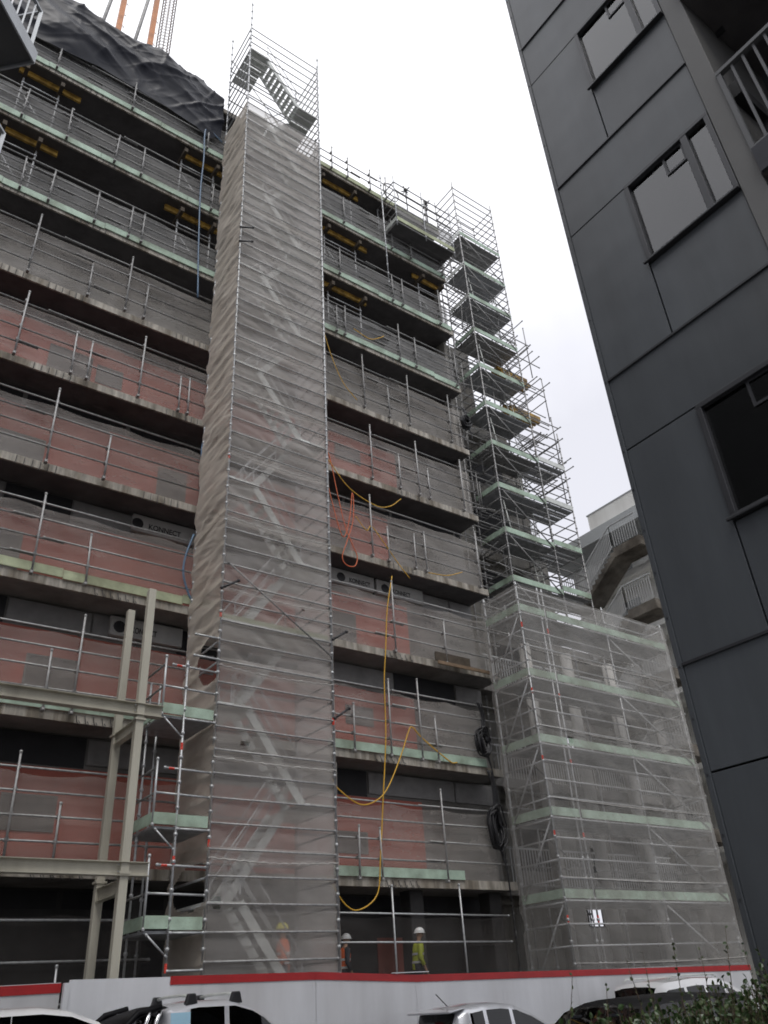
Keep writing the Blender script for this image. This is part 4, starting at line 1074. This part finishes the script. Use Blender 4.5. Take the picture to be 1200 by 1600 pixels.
# ------------------------------------------------------------------ vehicles (facing +x)
def lerp_tab(tab,x):
    if x<=tab[0][0]: return tab[0][1]
    for (a,b),(c,d) in zip(tab,tab[1:]):
        if a<=x<=c:
            return b+(d-b)*(x-a)/(c-a)
    return tab[-1][1]
def car(name,label,cat,x0,y,zg,L,W,top,belt,side,shield,paint,flip=False,glass='carglass',sideglass=None,rail=False,rim=.05,extra=None,pillars=(),group='vehicles parked by the hoarding'):
    """top: roof/bonnet outline (x,z); belt: (x,z) lower edge of the side glass; side: (x0,x1) glasshouse spans;
    shield: x spans in which the top surface is glass; y is the near side of the vehicle"""
    cx=x0+L/2; t=thing(name,label,cat,(cx,y+W/2,zg),group)
    hw=W/2
    xs=sorted(set([round(i*L/44,3) for i in range(45)]+[p[0] for p in top]+[a for s in side for a in s]+[a for s in shield for a in s]+[p for p in pillars]))
    T=lambda x,s,z:(x0+(L-x if flip else x),y+hw+s,zg+z)
    def sec(x):
        zt=lerp_tab(top,x); zb=min(lerp_tab(belt,x),zt-.02)
        e=min(x,L-x); k=1-.35*max(0,1-e/.55)**2.2
        w=hw*k
        gh=max(0,zt-zb); tum=min(1,gh/.5)
        wr=w*(1-.17*tum)
        lo=.22 if .3<x<L-.3 else .32
        return [(w*.90,lo),(w*.985,.42),(w,.62),(w*.985,zb-.05),(w*.965,zb),(wr+.02,zt-rim-.02*tum),(wr-.06,zt-.012),(wr*.55,zt+.018*tum+.005),(0,zt+.028*tum+.008)]
    body=MB(); sgs={}; tgs={}
    S_=[sec(x) for x in xs]
    for i in range(len(xs)-1):
        xm=(xs[i]+xs[i+1])/2
        insd=any(a<xm<b for a,b in side) and not any(abs(xm-p)<.045 for p in pillars)
        insh=any(a<xm<b for a,b in shield)
        for sg_ in (-1,1):
            for j in range(8):
                q=[T(xs[i],sg_*S_[i][j][0],S_[i][j][1]),T(xs[i+1],sg_*S_[i+1][j][0],S_[i+1][j][1]),T(xs[i+1],sg_*S_[i+1][j+1][0],S_[i+1][j+1][1]),T(xs[i],sg_*S_[i][j+1][0],S_[i][j+1][1])]
                if (sg_==1)!=flip: q=q[::-1]
                if j==4 and insd:
                    wi=sum(1 for p in pillars if p<xm)+10*sum(1 for a,b in side if b<xm); sgs.setdefault((sg_,wi),MB()).add(q,[(0,1,2,3)])
                elif j>=6 and insh: tgs.setdefault([a<xm<b for a,b in shield].index(True),MB()).add(q,[(0,1,2,3)])
                else: body.add(q,[(0,1,2,3)])
    for i in (0,len(xs)-1):
        q=[T(xs[i],s,z) for s,z in S_[i]]+[T(xs[i],-s,z) for s,z in S_[i][::-1][1:]]
        body.add(q,[tuple(range(len(q)))])
    body_o=body.build('body',paint,t,smooth=True)
    body_o.data.polygons.foreach_set('use_smooth',[True]*len(body_o.data.polygons))
    w=body_o.modifiers.new('weld','WELD'); w.merge_threshold=.0005
    es=body_o.modifiers.new('edge','EDGE_SPLIT'); es.split_angle=rad(38)
    for g in sgs.values(): g.build('side_window',M[sideglass or glass],t,smooth=True)
    for k,g in tgs.items(): g.build('windscreen' if k==0 else 'rear_window',M[glass if k==0 else sideglass or glass],t,smooth=True)
    # cabin floor and seats so glass is not hollow
    ca=MB(); a,b=side[0][0],side[-1][1]
    ca.box(*T(a,-hw*.8,.4),*T(b,hw*.8,.75))
    for xx in (a+.35,(a+b)/2+.1):
        for s in (-.38,.38):
            p=T(xx,s,.7); ca.box(p[0]-.07,p[1]-.23,p[2],p[0]+.07,p[1]+.23,p[2]+.55); ca.box(p[0]-.05,p[1]-.12,p[2]+.57,p[0]+.05,p[1]+.12,p[2]+.75)
    ca.build('seat',M['navy'],t)
    for xx in (L*.19,L*.81):
        for s in (-1,1):
            c=T(xx,s*(hw-.11),.33); m=MB()
            pr=[(-.1,.20),(-.1,.31),(-.07,.335),(.07,.335),(.1,.31),(.1,.20)]
            for a_ in range(24):
                for (o1,r1),(o2,r2) in zip(pr,pr[1:]):
                    A=a_/24*2*math.pi; B=(a_+1)/24*2*math.pi
                    m.add([(c[0]+r1*math.cos(A),c[1]+o1,c[2]+r1*math.sin(A)),(c[0]+r1*math.cos(B),c[1]+o1,c[2]+r1*math.sin(B)),(c[0]+r2*math.cos(B),c[1]+o2,c[2]+r2*math.sin(B)),(c[0]+r2*math.cos(A),c[1]+o2,c[2]+r2*math.sin(A))],[(0,1,2,3)])
            wl=m.build('wheel',M['rubber'],t,smooth=True)
            r=MB(); r.path([(c[0],c[1]-.085,c[2]),(c[0],c[1]+.085,c[2])],.205,16)
            for a_ in range(5):
                A=a_/5*2*math.pi; r.obox((c[0],c[1]-.09*(-s if False else 1),c[2]),(c[0]+.19*math.cos(A),c[1]-.09,c[2]+.19*math.sin(A)),.05,.03,up=(0,1,0))
            r.build('rim',M['alu'],wl)
    for s in (-1,1):
        p=T(L-.12,s*hw*.72,.68); m=MB(); m.sphere(p,.14,10,6,(.5,1,.6)); m.build('headlight',M['lampglass'],t,smooth=True)
        p=T(.08,s*hw*.76,.85); m=MB(); m.sphere(p,.12,10,6,(.4,.7,1.3)); m.build('tail_light',M['redlens'],t,smooth=True)
        xm=side[-1][1]-.25; zb=lerp_tab(belt,xm); p=T(xm,s*(hw+.1),zb+.05); m=MB(); m.sphere(p,.11,10,6,(.45,1,.7)); m.build('mirror',paint,t,smooth=True)
        if rail:
            a,b=rail; m=MB(); zt=lerp_tab(top,(a+b)/2)
            m.path([T(a,s*hw*.70,zt-.01),T(a+.12,s*hw*.70,zt+.055),T(b-.12,s*hw*.70,zt+.055),T(b,s*hw*.70,zt-.01)],.018,6); m.build('roof_rail',M['alu'],t,smooth=True)
    if extra: extra(t,T,hw)
    return t
def ute_extra(t,T,hw):
    for xx in (.52,1.26):
        m=MB(); m.path([T(xx,-.66,1.90),T(xx,-.3,1.925),T(xx,.3,1.925),T(xx,.66,1.90)],.022,8); b=m.build('roof_bar',M['alu'],t,smooth=True)
        for s in (-.66,.66):
            f=MB(); p=T(xx,s,1.82); f.add([(p[0]-.10,p[1]-.05,p[2]-.04),(p[0]+.10,p[1]-.05,p[2]-.04),(p[0]+.10,p[1]+.05,p[2]-.02),(p[0]-.10,p[1]+.05,p[2]-.02),(p[0]-.06,p[1]-.04,p[2]+.12),(p[0]+.06,p[1]-.04,p[2]+.12),(p[0]+.06,p[1]+.04,p[2]+.12),(p[0]-.06,p[1]+.04,p[2]+.12)],[(0,3,2,1),(4,5,6,7),(0,1,5,4),(1,2,6,5),(2,3,7,6),(3,0,4,7)]); f.build('foot',M['black'],b,bevel=.015)
    for dx in (-.20,-.05):
        for s in (-hw+.1,hw-.1):
            m=MB(); m.path(spline([T(dx-.25,s,1.02),T(dx-.08,s,1.42),T(dx+.02,s*.95,1.66),T(dx+.10,s*.8,1.74)]),.032,8); m.build('sports_bar',M['chrome'],t,smooth=True)
    # pale blue door pillar following the cab side
    def skin(u,v):
        z=1.08+.62*v; return T(.14+.31*u+.02*v,-(hw*.965-(hw*.965-hw*.83-.02)*v)-.006,z)
    m=MB(); m.grid(4,8,skin); m.build('cab_pillar',M['paleblue'],t,smooth=True)
    m=MB(); m.add([T(.16,-hw-.004,.45),T(1.9,-hw-.004,.45),T(1.9,-hw*.985-.004,1.0),T(.16,-hw*.985-.004,1.0)],[(0,1,2,3)]); m.build('door',M['paleblue'],t)
    tub=MB(); tub.box(*T(-1.75,-hw+.03,.55),*T(-.03,-hw+.09,1.05)); tub.box(*T(-1.75,hw-.09,.55),*T(-.03,hw-.03,1.05)); tub.box(*T(-1.75,-hw+.03,.55),*T(-1.69,hw-.03,1.05)); tub.box(*T(-1.7,-hw+.09,.5),*T(-.03,hw-.09,.56)); tub.build('tray',M['silver'],t)
    # black canopy frame behind the cab with dark quarter glass
    cb=MB()
    for s in (-hw+.14,hw-.14):
        cb.path([T(-.75,s,1.05),T(-.5,s*.95,1.55),T(-.3,s*.9,1.72),T(.05,s*.86,1.79)],.05,8)
    cb.grid(8,10,lambda u,v:T(-.5+.62*u,(-.78+1.56*v),1.56+.25*u**.5-.04*(2*v-1)**4)); cb.build('canopy_frame',M['blackpaint'],t,smooth=True)
    g=MB(); g.add([T(-.7,-hw+.15,1.08),T(-.1,-hw+.15,1.08),T(-.1,-hw+.2,1.66),T(-.45,-hw+.19,1.56)],[(0,1,2,3)]); g.build('quarter_glass',M['cartint'],t)
# positions: near side about y=13
car('parked_ute','silver ute with roof bars, chrome sports bars and pale blue door by the hoarding','ute',5.42,13.0,-1.62,3.45,1.82,
    [(0,1.2),(.05,1.66),(.2,1.78),(.6,1.825),(1.2,1.82),(1.5,1.74),(1.7,1.64),(2.25,1.22),(2.5,1.1),(3.1,1.03),(3.45,.8)],
    [(0,1.04),(.5,1.06),(1.9,1.06),(2.3,1.06),(3.45,.78)],[(.47,2.12)],[(1.5,2.4),(.01,.06)],M['silver'],pillars=(1.06,),glass='carglass',sideglass='cartint',extra=ute_extra)
def hatch_extra(t,T,hw):
    m=MB(); m.prism([T(-.06,-.62,1.42),T(.30,-.62,1.478),T(.32,-.62,1.505),T(-.08,-.62,1.455)],(0,1.24,0)); m.build('spoiler',M['silver'],t,bevel=.012)
    m=MB(); m.tube(T(.42,-.05,1.5),T(.12,-.05,1.74),.009,6); m.sphere(T(.42,-.05,1.5),.03,8,5); m.build('aerial',M['black'],t)
car('parked_car','silver hatchback with a roof spoiler and stub aerial, parked in front of the hoarding','car',10.98,13.0,-1.62,3.6,1.68,
    [(0,.95),(.06,1.2),(.15,1.42),(.3,1.49),(.7,1.535),(1.1,1.54),(1.5,1.50),(1.85,1.38),(2.2,1.20),(2.6,1.0),(3.1,.88),(3.6,.65)],
    [(0,.92),(.5,1.02),(1.0,.98),(2.2,.93),(2.6,.95),(3.6,.64)],[(.36,2.3)],[(1.55,2.6),(.03,.16)],M['silver'],pillars=(.72,1.34),glass='carglass',sideglass='cartint',rim=.07,extra=hatch_extra)
car('parked_car','white saloon car at the bottom left corner, only its roof showing','car',.85,13.0,-1.56,4.6,1.76,
    [(0,.9),(.15,1.02),(.7,1.1),(1.3,1.60),(2.0,1.78),(2.9,1.79),(3.3,1.74),(3.7,1.60),(4.2,1.2),(4.6,.9)],
    [(0,.88),(1.0,1.15),(3.2,1.15),(4.1,1.15),(4.6,.88)],[(1.2,3.95)],[(3.55,4.15),(.75,1.3)],M['whitepaint'],pillars=(1.6,2.5),sideglass='cartint')
car('parked_van','white people carrier with roof rails parked behind the hedge, before the hoarding','van',16.75,13.0,-1.60,4.1,1.8,
    [(0,.95),(.05,1.3),(.18,1.58),(.4,1.68),(1.4,1.74),(2.3,1.72),(2.8,1.60),(3.2,1.40),(3.6,1.12),(4.1,.8)],
    [(0,.9),(.3,1.05),(2.9,1.05),(3.6,1.0),(4.1,.78)],[(.35,3.25)],[(2.75,3.55),(.03,.2)],M['whitepaint'],pillars=(.95,1.75,2.5),rail=(.6,2.4),rim=.13,sideglass='cartint')
car('parked_car','black four wheel drive behind the leafy hedge at the lower right','car',9.1,8.6,-1.74,4.7,1.85,
    [(0,.85),(.5,1.0),(1.0,1.08),(1.35,1.3),(1.65,1.5),(2.1,1.60),(3.2,1.63),(4.2,1.58),(4.55,1.35),(4.7,1.0)][::1],
    [(0,.8),(1.0,1.05),(2.0,1.08),(4.5,1.1),(4.7,.98)],[(1.2,4.45)],[(1.05,1.75),(4.3,4.6)],M['blackpaint'],pillars=(2.5,3.5),glass='cartint',sideglass='cartint')

# ------------------------------------------------------------------ people
def skin_body(name,joints,edges,mt,root,sub=1):
    off=Vector((0,0,0)); r=root
    while r is not None: off+=r.location; r=r.parent
    me=bpy.data.meshes.new(name); me.from_pydata([tuple(Vector(j[0])-off) for j in joints],edges,[]); me.materials.append(mt)
    o=bpy.data.objects.new(name,me); COL.objects.link(o); o.parent=root
    s=o.modifiers.new('skin','SKIN'); s.use_smooth_shade=True
    ly=me.skin_vertices[0] if me.skin_vertices else None
    if ly is None:
        bpy.context.view_layer.objects.active=o; bpy.ops.mesh.customdata_skin_add(); ly=me.skin_vertices[0]
    for i,j in enumerate(joints):
        ly.data[i].radius=j[1] if isinstance(j[1],tuple) else (j[1],j[1])
    ly.data[0].use_root=True
    u=o.modifiers.new('sub','SUBSURF'); u.levels=sub; u.render_levels=sub
    return o
def person(loc,face,H,label,vest,helmet,lean=0.0,armsdown=True):
    """face: heading in degrees (0 looks along +x). Feet on loc."""
    root=thing('person',label,'person',loc,'workers on the ground floor')
    k=H/1.75; c,s=math.cos(rad(face)),math.sin(rad(face))
    def P(f,l,z):     # forward, left, up
        f=f+lean*max(0,z-.9); f*=k; l*=k
        return (loc[0]+f*c-l*s,loc[1]+f*s+l*c,loc[2]+z*k)
    J=[(P(0,0,.95),.135*k),(P(0,0,1.12),.12*k),(P(0,0,1.32),(.15*k,.125*k)),(P(-.01,0,1.44),.09*k),(P(0,0,1.50),.055*k),(P(.01,0,1.56),.065*k),(P(.02,0,1.63),.085*k),(P(.02,0,1.70),.08*k)]
    E=[(0,1),(1,2),(2,3),(3,4),(4,5),(5,6),(6,7)]
    for sd in (1,-1):
        b=len(J); st=.06*sd
        J+=[(P(0,.09*sd,.86),.092*k),(P(.03+st,.10*sd,.48),.062*k),(P(-.02+st,.10*sd,.30),.055*k),(P(-.02+st,.10*sd,.09),.042*k),(P(.02+st,.10*sd,.05),.045*k),(P(.15+st,.11*sd,.035),.035*k)]
        E+=[(0,b),(b,b+1),(b+1,b+2),(b+2,b+3),(b+3,b+4),(b+4,b+5)]
        b=len(J)
        J+=[(P(0,.17*sd,1.40),.062*k),(P(-.02,.23*sd,1.14),.046*k),(P(.10,.24*sd,.93),.036*k),(P(.13,.235*sd,.86),.030*k),(P(.16,.23*sd,.80),.033*k)]
        E+=[(3,b),(b,b+1),(b+1,b+2),(b+2,b+3),(b+3,b+4)]
        palm=b+4
        for fi,(dl,ln) in enumerate(((.028,.062),(.010,.070),(-.009,.066),(-.027,.052))):
            q=len(J)
            J+=[(P(.175,.23*sd+dl,.775),.0095),(P(.185+.2*ln,.23*sd+dl,.775-ln*.6),.0085),(P(.18,.23*sd+dl*.9,.775-ln*1.15),.0075)]
            E+=[(palm,q),(q,q+1),(q+1,q+2)]
        q=len(J); J+=[(P(.185,.23*sd-.035*sd,.80),.0105),(P(.205,.23*sd-.045*sd,.765),.009)]; E+=[(palm,q),(q,q+1)]
    skin_body('body',J,E,M['skin'],root)
    # trousers, vest, boots follow the body
    for sd in (1,-1):
        st=.06*sd
        m=MB(); m.path([P(0,.07*sd,.97),P(0,.09*sd,.86),P(.03+st,.10*sd,.48),P(-.02+st,.10*sd,.30),P(-.02+st,.10*sd,.08)],[.125*k,.108*k,.078*k,.07*k,.062*k],12); m.build('trouser_leg',M['navy'],root,smooth=True)
        m=MB(); m.path([P(-.09+st,.10*sd,.05),P(-.02+st,.10*sd,.06),P(.09+st,.105*sd,.05),P(.18+st,.11*sd,.03)],[.04*k,.06*k,.05*k,.035*k],10); m.build('boot',M['black'],root,smooth=True)
        m=MB(); m.path([P(0,.13*sd,1.43),P(0,.18*sd,1.40),P(-.02,.235*sd,1.14),P(.09,.243*sd,.95)],[.07*k,.078*k,.06*k,.047*k],10); m.build('sleeve',vest if armsdown else M['navy'],root,smooth=True)
    m=MB(); n=20; rings=[(.86,.155,.125),(.95,.165,.135),(1.12,.16,.13),(1.30,.185,.14),(1.42,.175,.115),(1.475,.10,.085)]
    def fn(u,v):
        i=v*(len(rings)-1); a=int(min(i,len(rings)-2)); f=i-a
        z=rings[a][0]+(rings[a+1][0]-rings[a][0])*f; w=rings[a][1]+(rings[a+1][1]-rings[a][1])*f; d=rings[a][2]+(rings[a+1][2]-rings[a][2])*f
        th=u*2*math.pi; return P(d*math.cos(th)*1.05,w*math.sin(th)*1.05,z)
    m.grid(n,15,fn); v=m.build('vest',vest,root,smooth=True)
    for z0 in (1.0,1.18):
        m=MB()
        def ft(u,vv,z0=z0):
            th=u*2*math.pi; return P(.15*math.cos(th),.187*math.sin(th),z0+.05*vv)
        m.grid(n,1,ft); m.build('tape',M['reflect'],v,smooth=True)
    # head details
    for sd in (1,-1):
        m=MB(); m.sphere(P(.02,.083*sd,1.64),.03*k,8,6,(.7,.5,1.1)); m.build('ear',M['skin'],root,smooth=True)
        m=MB(); m.sphere(P(.098,.032*sd,1.655),.012*k,8,5); m.build('eye',M['black'],root,smooth=True)
    m=MB(); m.path([P(.098,0,1.66),P(.125,0,1.625),P(.105,0,1.615)],[.010*k,.016*k,.012*k],8); m.build('nose',M['skin'],root,smooth=True)
    m=MB(); m.path([P(.097,-.025,1.59),P(.104,0,1.588),P(.097,.025,1.59)],.006*k,6); m.build('mouth',M['redlens'],root,smooth=True)
    m=MB()
    def fh(u,vv):
        th=u*2*math.pi; ph=vv*math.pi/2
        return P(.02+.135*math.cos(ph)*math.cos(th),.112*math.cos(ph)*math.sin(th),1.685+.125*math.sin(ph))
    m.grid(20,8,fh)
    def fb(u,vv):
        th=u*2*math.pi; e=1+.14*vv*(1.6 if abs(math.cos(th))>.6 and math.cos(th)>0 else .6)
        return P(.02+.135*e*math.cos(th),.112*e*math.sin(th),1.685-.012*vv)
    m.grid(20,2,fb); m.build('helmet',helmet,root,smooth=True)
person((9.5,16.75,-.15),150,1.72,'worker in an orange hi-vis suit and yellow helmet behind the tower netting',M['hiorange'],M['helmy'])
person((12.25,18.65,-.15),-10,1.66,'worker in a white helmet and orange vest just right of the tower netting',M['hiorange'],M['helmw'],lean=.08,armsdown=False)
person((14.15,18.2,-.15),-20,1.74,'worker in a yellow hi-vis jacket and white helmet behind the ground floor rails',M['hiyellow'],M['helmw'],lean=.1)

# ------------------------------------------------------------------ hedge shrubs
def shrub(x,y,h,w,seed,label,sprigs):
    q=random.Random(seed); zg=-1.42
    root=thing('shrub',label,'shrub',(x,y,zg),'leafy shrubs at the lower right')
    st=MB(); lf=MB()
    def leaf(p,d,s,mi):
        d=d.normalized(); a=Vector((q.uniform(-1,1),q.uniform(-1,1),q.uniform(-.3,1))).normalized()
        sd=d.cross(a)
        if sd.length<.01: return
        sd.normalize(); n=sd.cross(d)
        w_=s*.36
        vs=[p,p+d*s*.3+sd*w_+n*s*.06,p+d*s*.7+sd*w_*.8+n*s*.04,p+d*s-n*s*.12,p+d*s*.7-sd*w_*.8+n*s*.04,p+d*s*.3-sd*w_+n*s*.06,p+d*s*.5-n*s*.03]
        lf.add(vs,[(0,1,6),(1,2,6),(2,3,6),(3,4,6),(4,5,6),(5,0,6)],mi)
    def stem(p0,p1,r,n,s0,s1,mi,start=.25):
        mid=(Vector(p0)+Vector(p1))/2+Vector((q.uniform(-.06,.06),q.uniform(-.06,.06),0))
        pts=spline([p0,mid,p1],5); st.path(pts,[r*(1-.75*i/(len(pts)-1)) for i in range(len(pts))],5)
        for k in range(n):
            u=start+(1-start)*(k+q.random())/n; i=min(int(u*(len(pts)-1)),len(pts)-2); p=pts[i].lerp(pts[i+1],u*(len(pts)-1)-i)
            ax=(pts[i+1]-pts[i]).normalized()
            d=Vector((q.uniform(-1,1),q.uniform(-1,1),q.uniform(-.5,.9))); d=(d+ax*.5)
            leaf(p,d,q.uniform(s0,s1)*(1-.35*u if n<16 else 1),mi)
    for k in range(int(300*w/.5)):
        a=q.uniform(0,2*math.pi); rr=w*math.sqrt(q.random())
        top=h*(.93+.07*q.random())*(1-.06*(rr/w)**2)
        bx,by=x+.25*rr*math.cos(a),y+.25*rr*math.sin(a)
        b=q.uniform(.8,1)
        stem((bx,by,zg),(x+rr*math.cos(a),y+rr*math.sin(a)*.8,zg+top*b),.006,30,.022,.042,0 if q.random()<.75 else 1,.3)
    for (sx,sh) in sprigs:
        stem((x+sx*.6,y,zg+h*.6),(x+sx,y+q.uniform(-.1,.1),zg+sh),.005,15,.025,.045,1 if q.random()<.5 else 0,.35)
    st.build('stem',M['twig'],root); lf.build('foliage',[M['leaf'],M['leafnew']],root)
shrub(3.80,3.42,1.34,.36,1,'low glossy shrub at the left end of the hedge, in front of the black car',[(-.15,1.50),(.1,1.45)])
shrub(4.25,3.45,1.40,.38,2,'leafy shrub with twin upright sprigs, second from the left in the hedge',[(-.16,1.57),(.02,1.60)])
shrub(4.68,3.42,1.44,.38,3,'dense shrub with one tall leggy sprig rising past the red band',[(-.06,1.66),(.1,1.62)])
shrub(5.05,3.38,1.49,.36,4,'taller shrub with long bare tipped sprigs near the dark cladding',[(-.05,1.72),(.12,1.62)])
shrub(5.32,3.2,1.60,.27,5,'tallest olive green shrub growing against the dark clad wall',[(.0,1.76),(.1,1.7),(-.12,1.6)])

# ------------------------------------------------------------------ camera, sky, sun
cam_d=bpy.data.cameras.new('camera'); cam=bpy.data.objects.new('camera',cam_d); COL.objects.link(cam); S.camera=cam
yaw,pitch,roll=.657043674,.54688365,-.0666022717
f=Vector((math.sin(yaw)*math.cos(pitch),math.cos(yaw)*math.cos(pitch),math.sin(pitch)))
r=Vector((math.cos(yaw),-math.sin(yaw),0)); u=r.cross(f)
r2=r*math.cos(roll)+u*math.sin(roll); u2=-r*math.sin(roll)+u*math.cos(roll)
cam.matrix_world=Matrix(((r2.x,u2.x,-f.x,0),(r2.y,u2.y,-f.y,0),(r2.z,u2.z,-f.z,0),(0,0,0,1)))
cam_d.sensor_fit='VERTICAL'; cam_d.sensor_height=32; cam_d.sensor_width=24; cam_d.lens=1263.464/1600*32
cam_d.clip_start=.05; cam_d.clip_end=2000

w=bpy.data.worlds.new('World'); S.world=w; w.use_nodes=True; nt=w.node_tree; N=nt.nodes; L=nt.links
bg=N['Background']; sky=N.new('ShaderNodeTexSky'); sky.sky_type='NISHITA'; sky.sun_disc=False
SUN_EL,SUN_AZ=rad(58),rad(205)
sky.sun_elevation=SUN_EL; sky.sun_rotation=SUN_AZ; sky.air_density=1.5; sky.dust_density=4
hs=N.new('ShaderNodeHueSaturation'); hs.inputs['Saturation'].default_value=.12; L.new(sky.outputs[0],hs.inputs['Color'])
tc=N.new('ShaderNodeTexCoord'); nz=N.new('ShaderNodeTexNoise'); nz.inputs['Scale'].default_value=2.2; nz.inputs['Detail'].default_value=5
L.new(tc.outputs['Generated'],nz.inputs['Vector'])
sx=N.new('ShaderNodeSeparateXYZ'); L.new(tc.outputs['Generated'],sx.inputs[0])
ma=N.new('ShaderNodeMath'); ma.operation='MULTIPLY_ADD'; ma.inputs[1].default_value=.55; L.new(nz.outputs['Fac'],ma.inputs[0])
mz=N.new('ShaderNodeMath'); mz.operation='MULTIPLY'; mz.inputs[1].default_value=.8; L.new(sx.outputs['Z'],mz.inputs[0]); L.new(mz.outputs[0],ma.inputs[2])
rp=N.new('ShaderNodeValToRGB'); rp.color_ramp.elements[0].position=.68; rp.color_ramp.elements[1].position=.98
rp.color_ramp.elements[0].color=(5.2,5.25,5.75,1); rp.color_ramp.elements[1].color=(9.2,9.25,9.6,1)
L.new(ma.outputs[0],rp.inputs[0])
mx=N.new('ShaderNodeMix'); mx.data_type='RGBA'; mx.inputs[0].default_value=.85
L.new(hs.outputs[0],mx.inputs[6]); L.new(rp.outputs[0],mx.inputs[7]); L.new(mx.outputs[2],bg.inputs[0])
bg.inputs[1].default_value=.10
sd=bpy.data.lights.new('sun','SUN'); so=bpy.data.objects.new('sun',sd); COL.objects.link(so)
sd.energy=.6; sd.angle=rad(25); sd.color=(1,.97,.93)
d=Vector((math.sin(SUN_AZ)*math.cos(SUN_EL),math.cos(SUN_AZ)*math.cos(SUN_EL),math.sin(SUN_EL)))
so.rotation_mode='QUATERNION'; so.rotation_quaternion=Vector((0,0,1)).rotation_difference(d)
S.view_settings.view_transform='Standard'; S.view_settings.look='None'; S.view_settings.exposure=.78; S.view_settings.gamma=1
S.cycles.transparent_max_bounces=24; S.cycles.max_bounces=5; S.cycles.diffuse_bounces=3
S.cycles.use_denoising=True; S.cycles.denoising_input_passes='RGB_ALBEDO'; S.cycles.denoising_prefilter='ACCURATE'; S.cycles.use_adaptive_sampling=False; S.cycles.filter_width=1.75
S.cycles.sample_clamp_indirect=3; S.cycles.sample_clamp_direct=12
try: S.cycles.sampling_pattern='BLUE_NOISE'
except Exception: pass
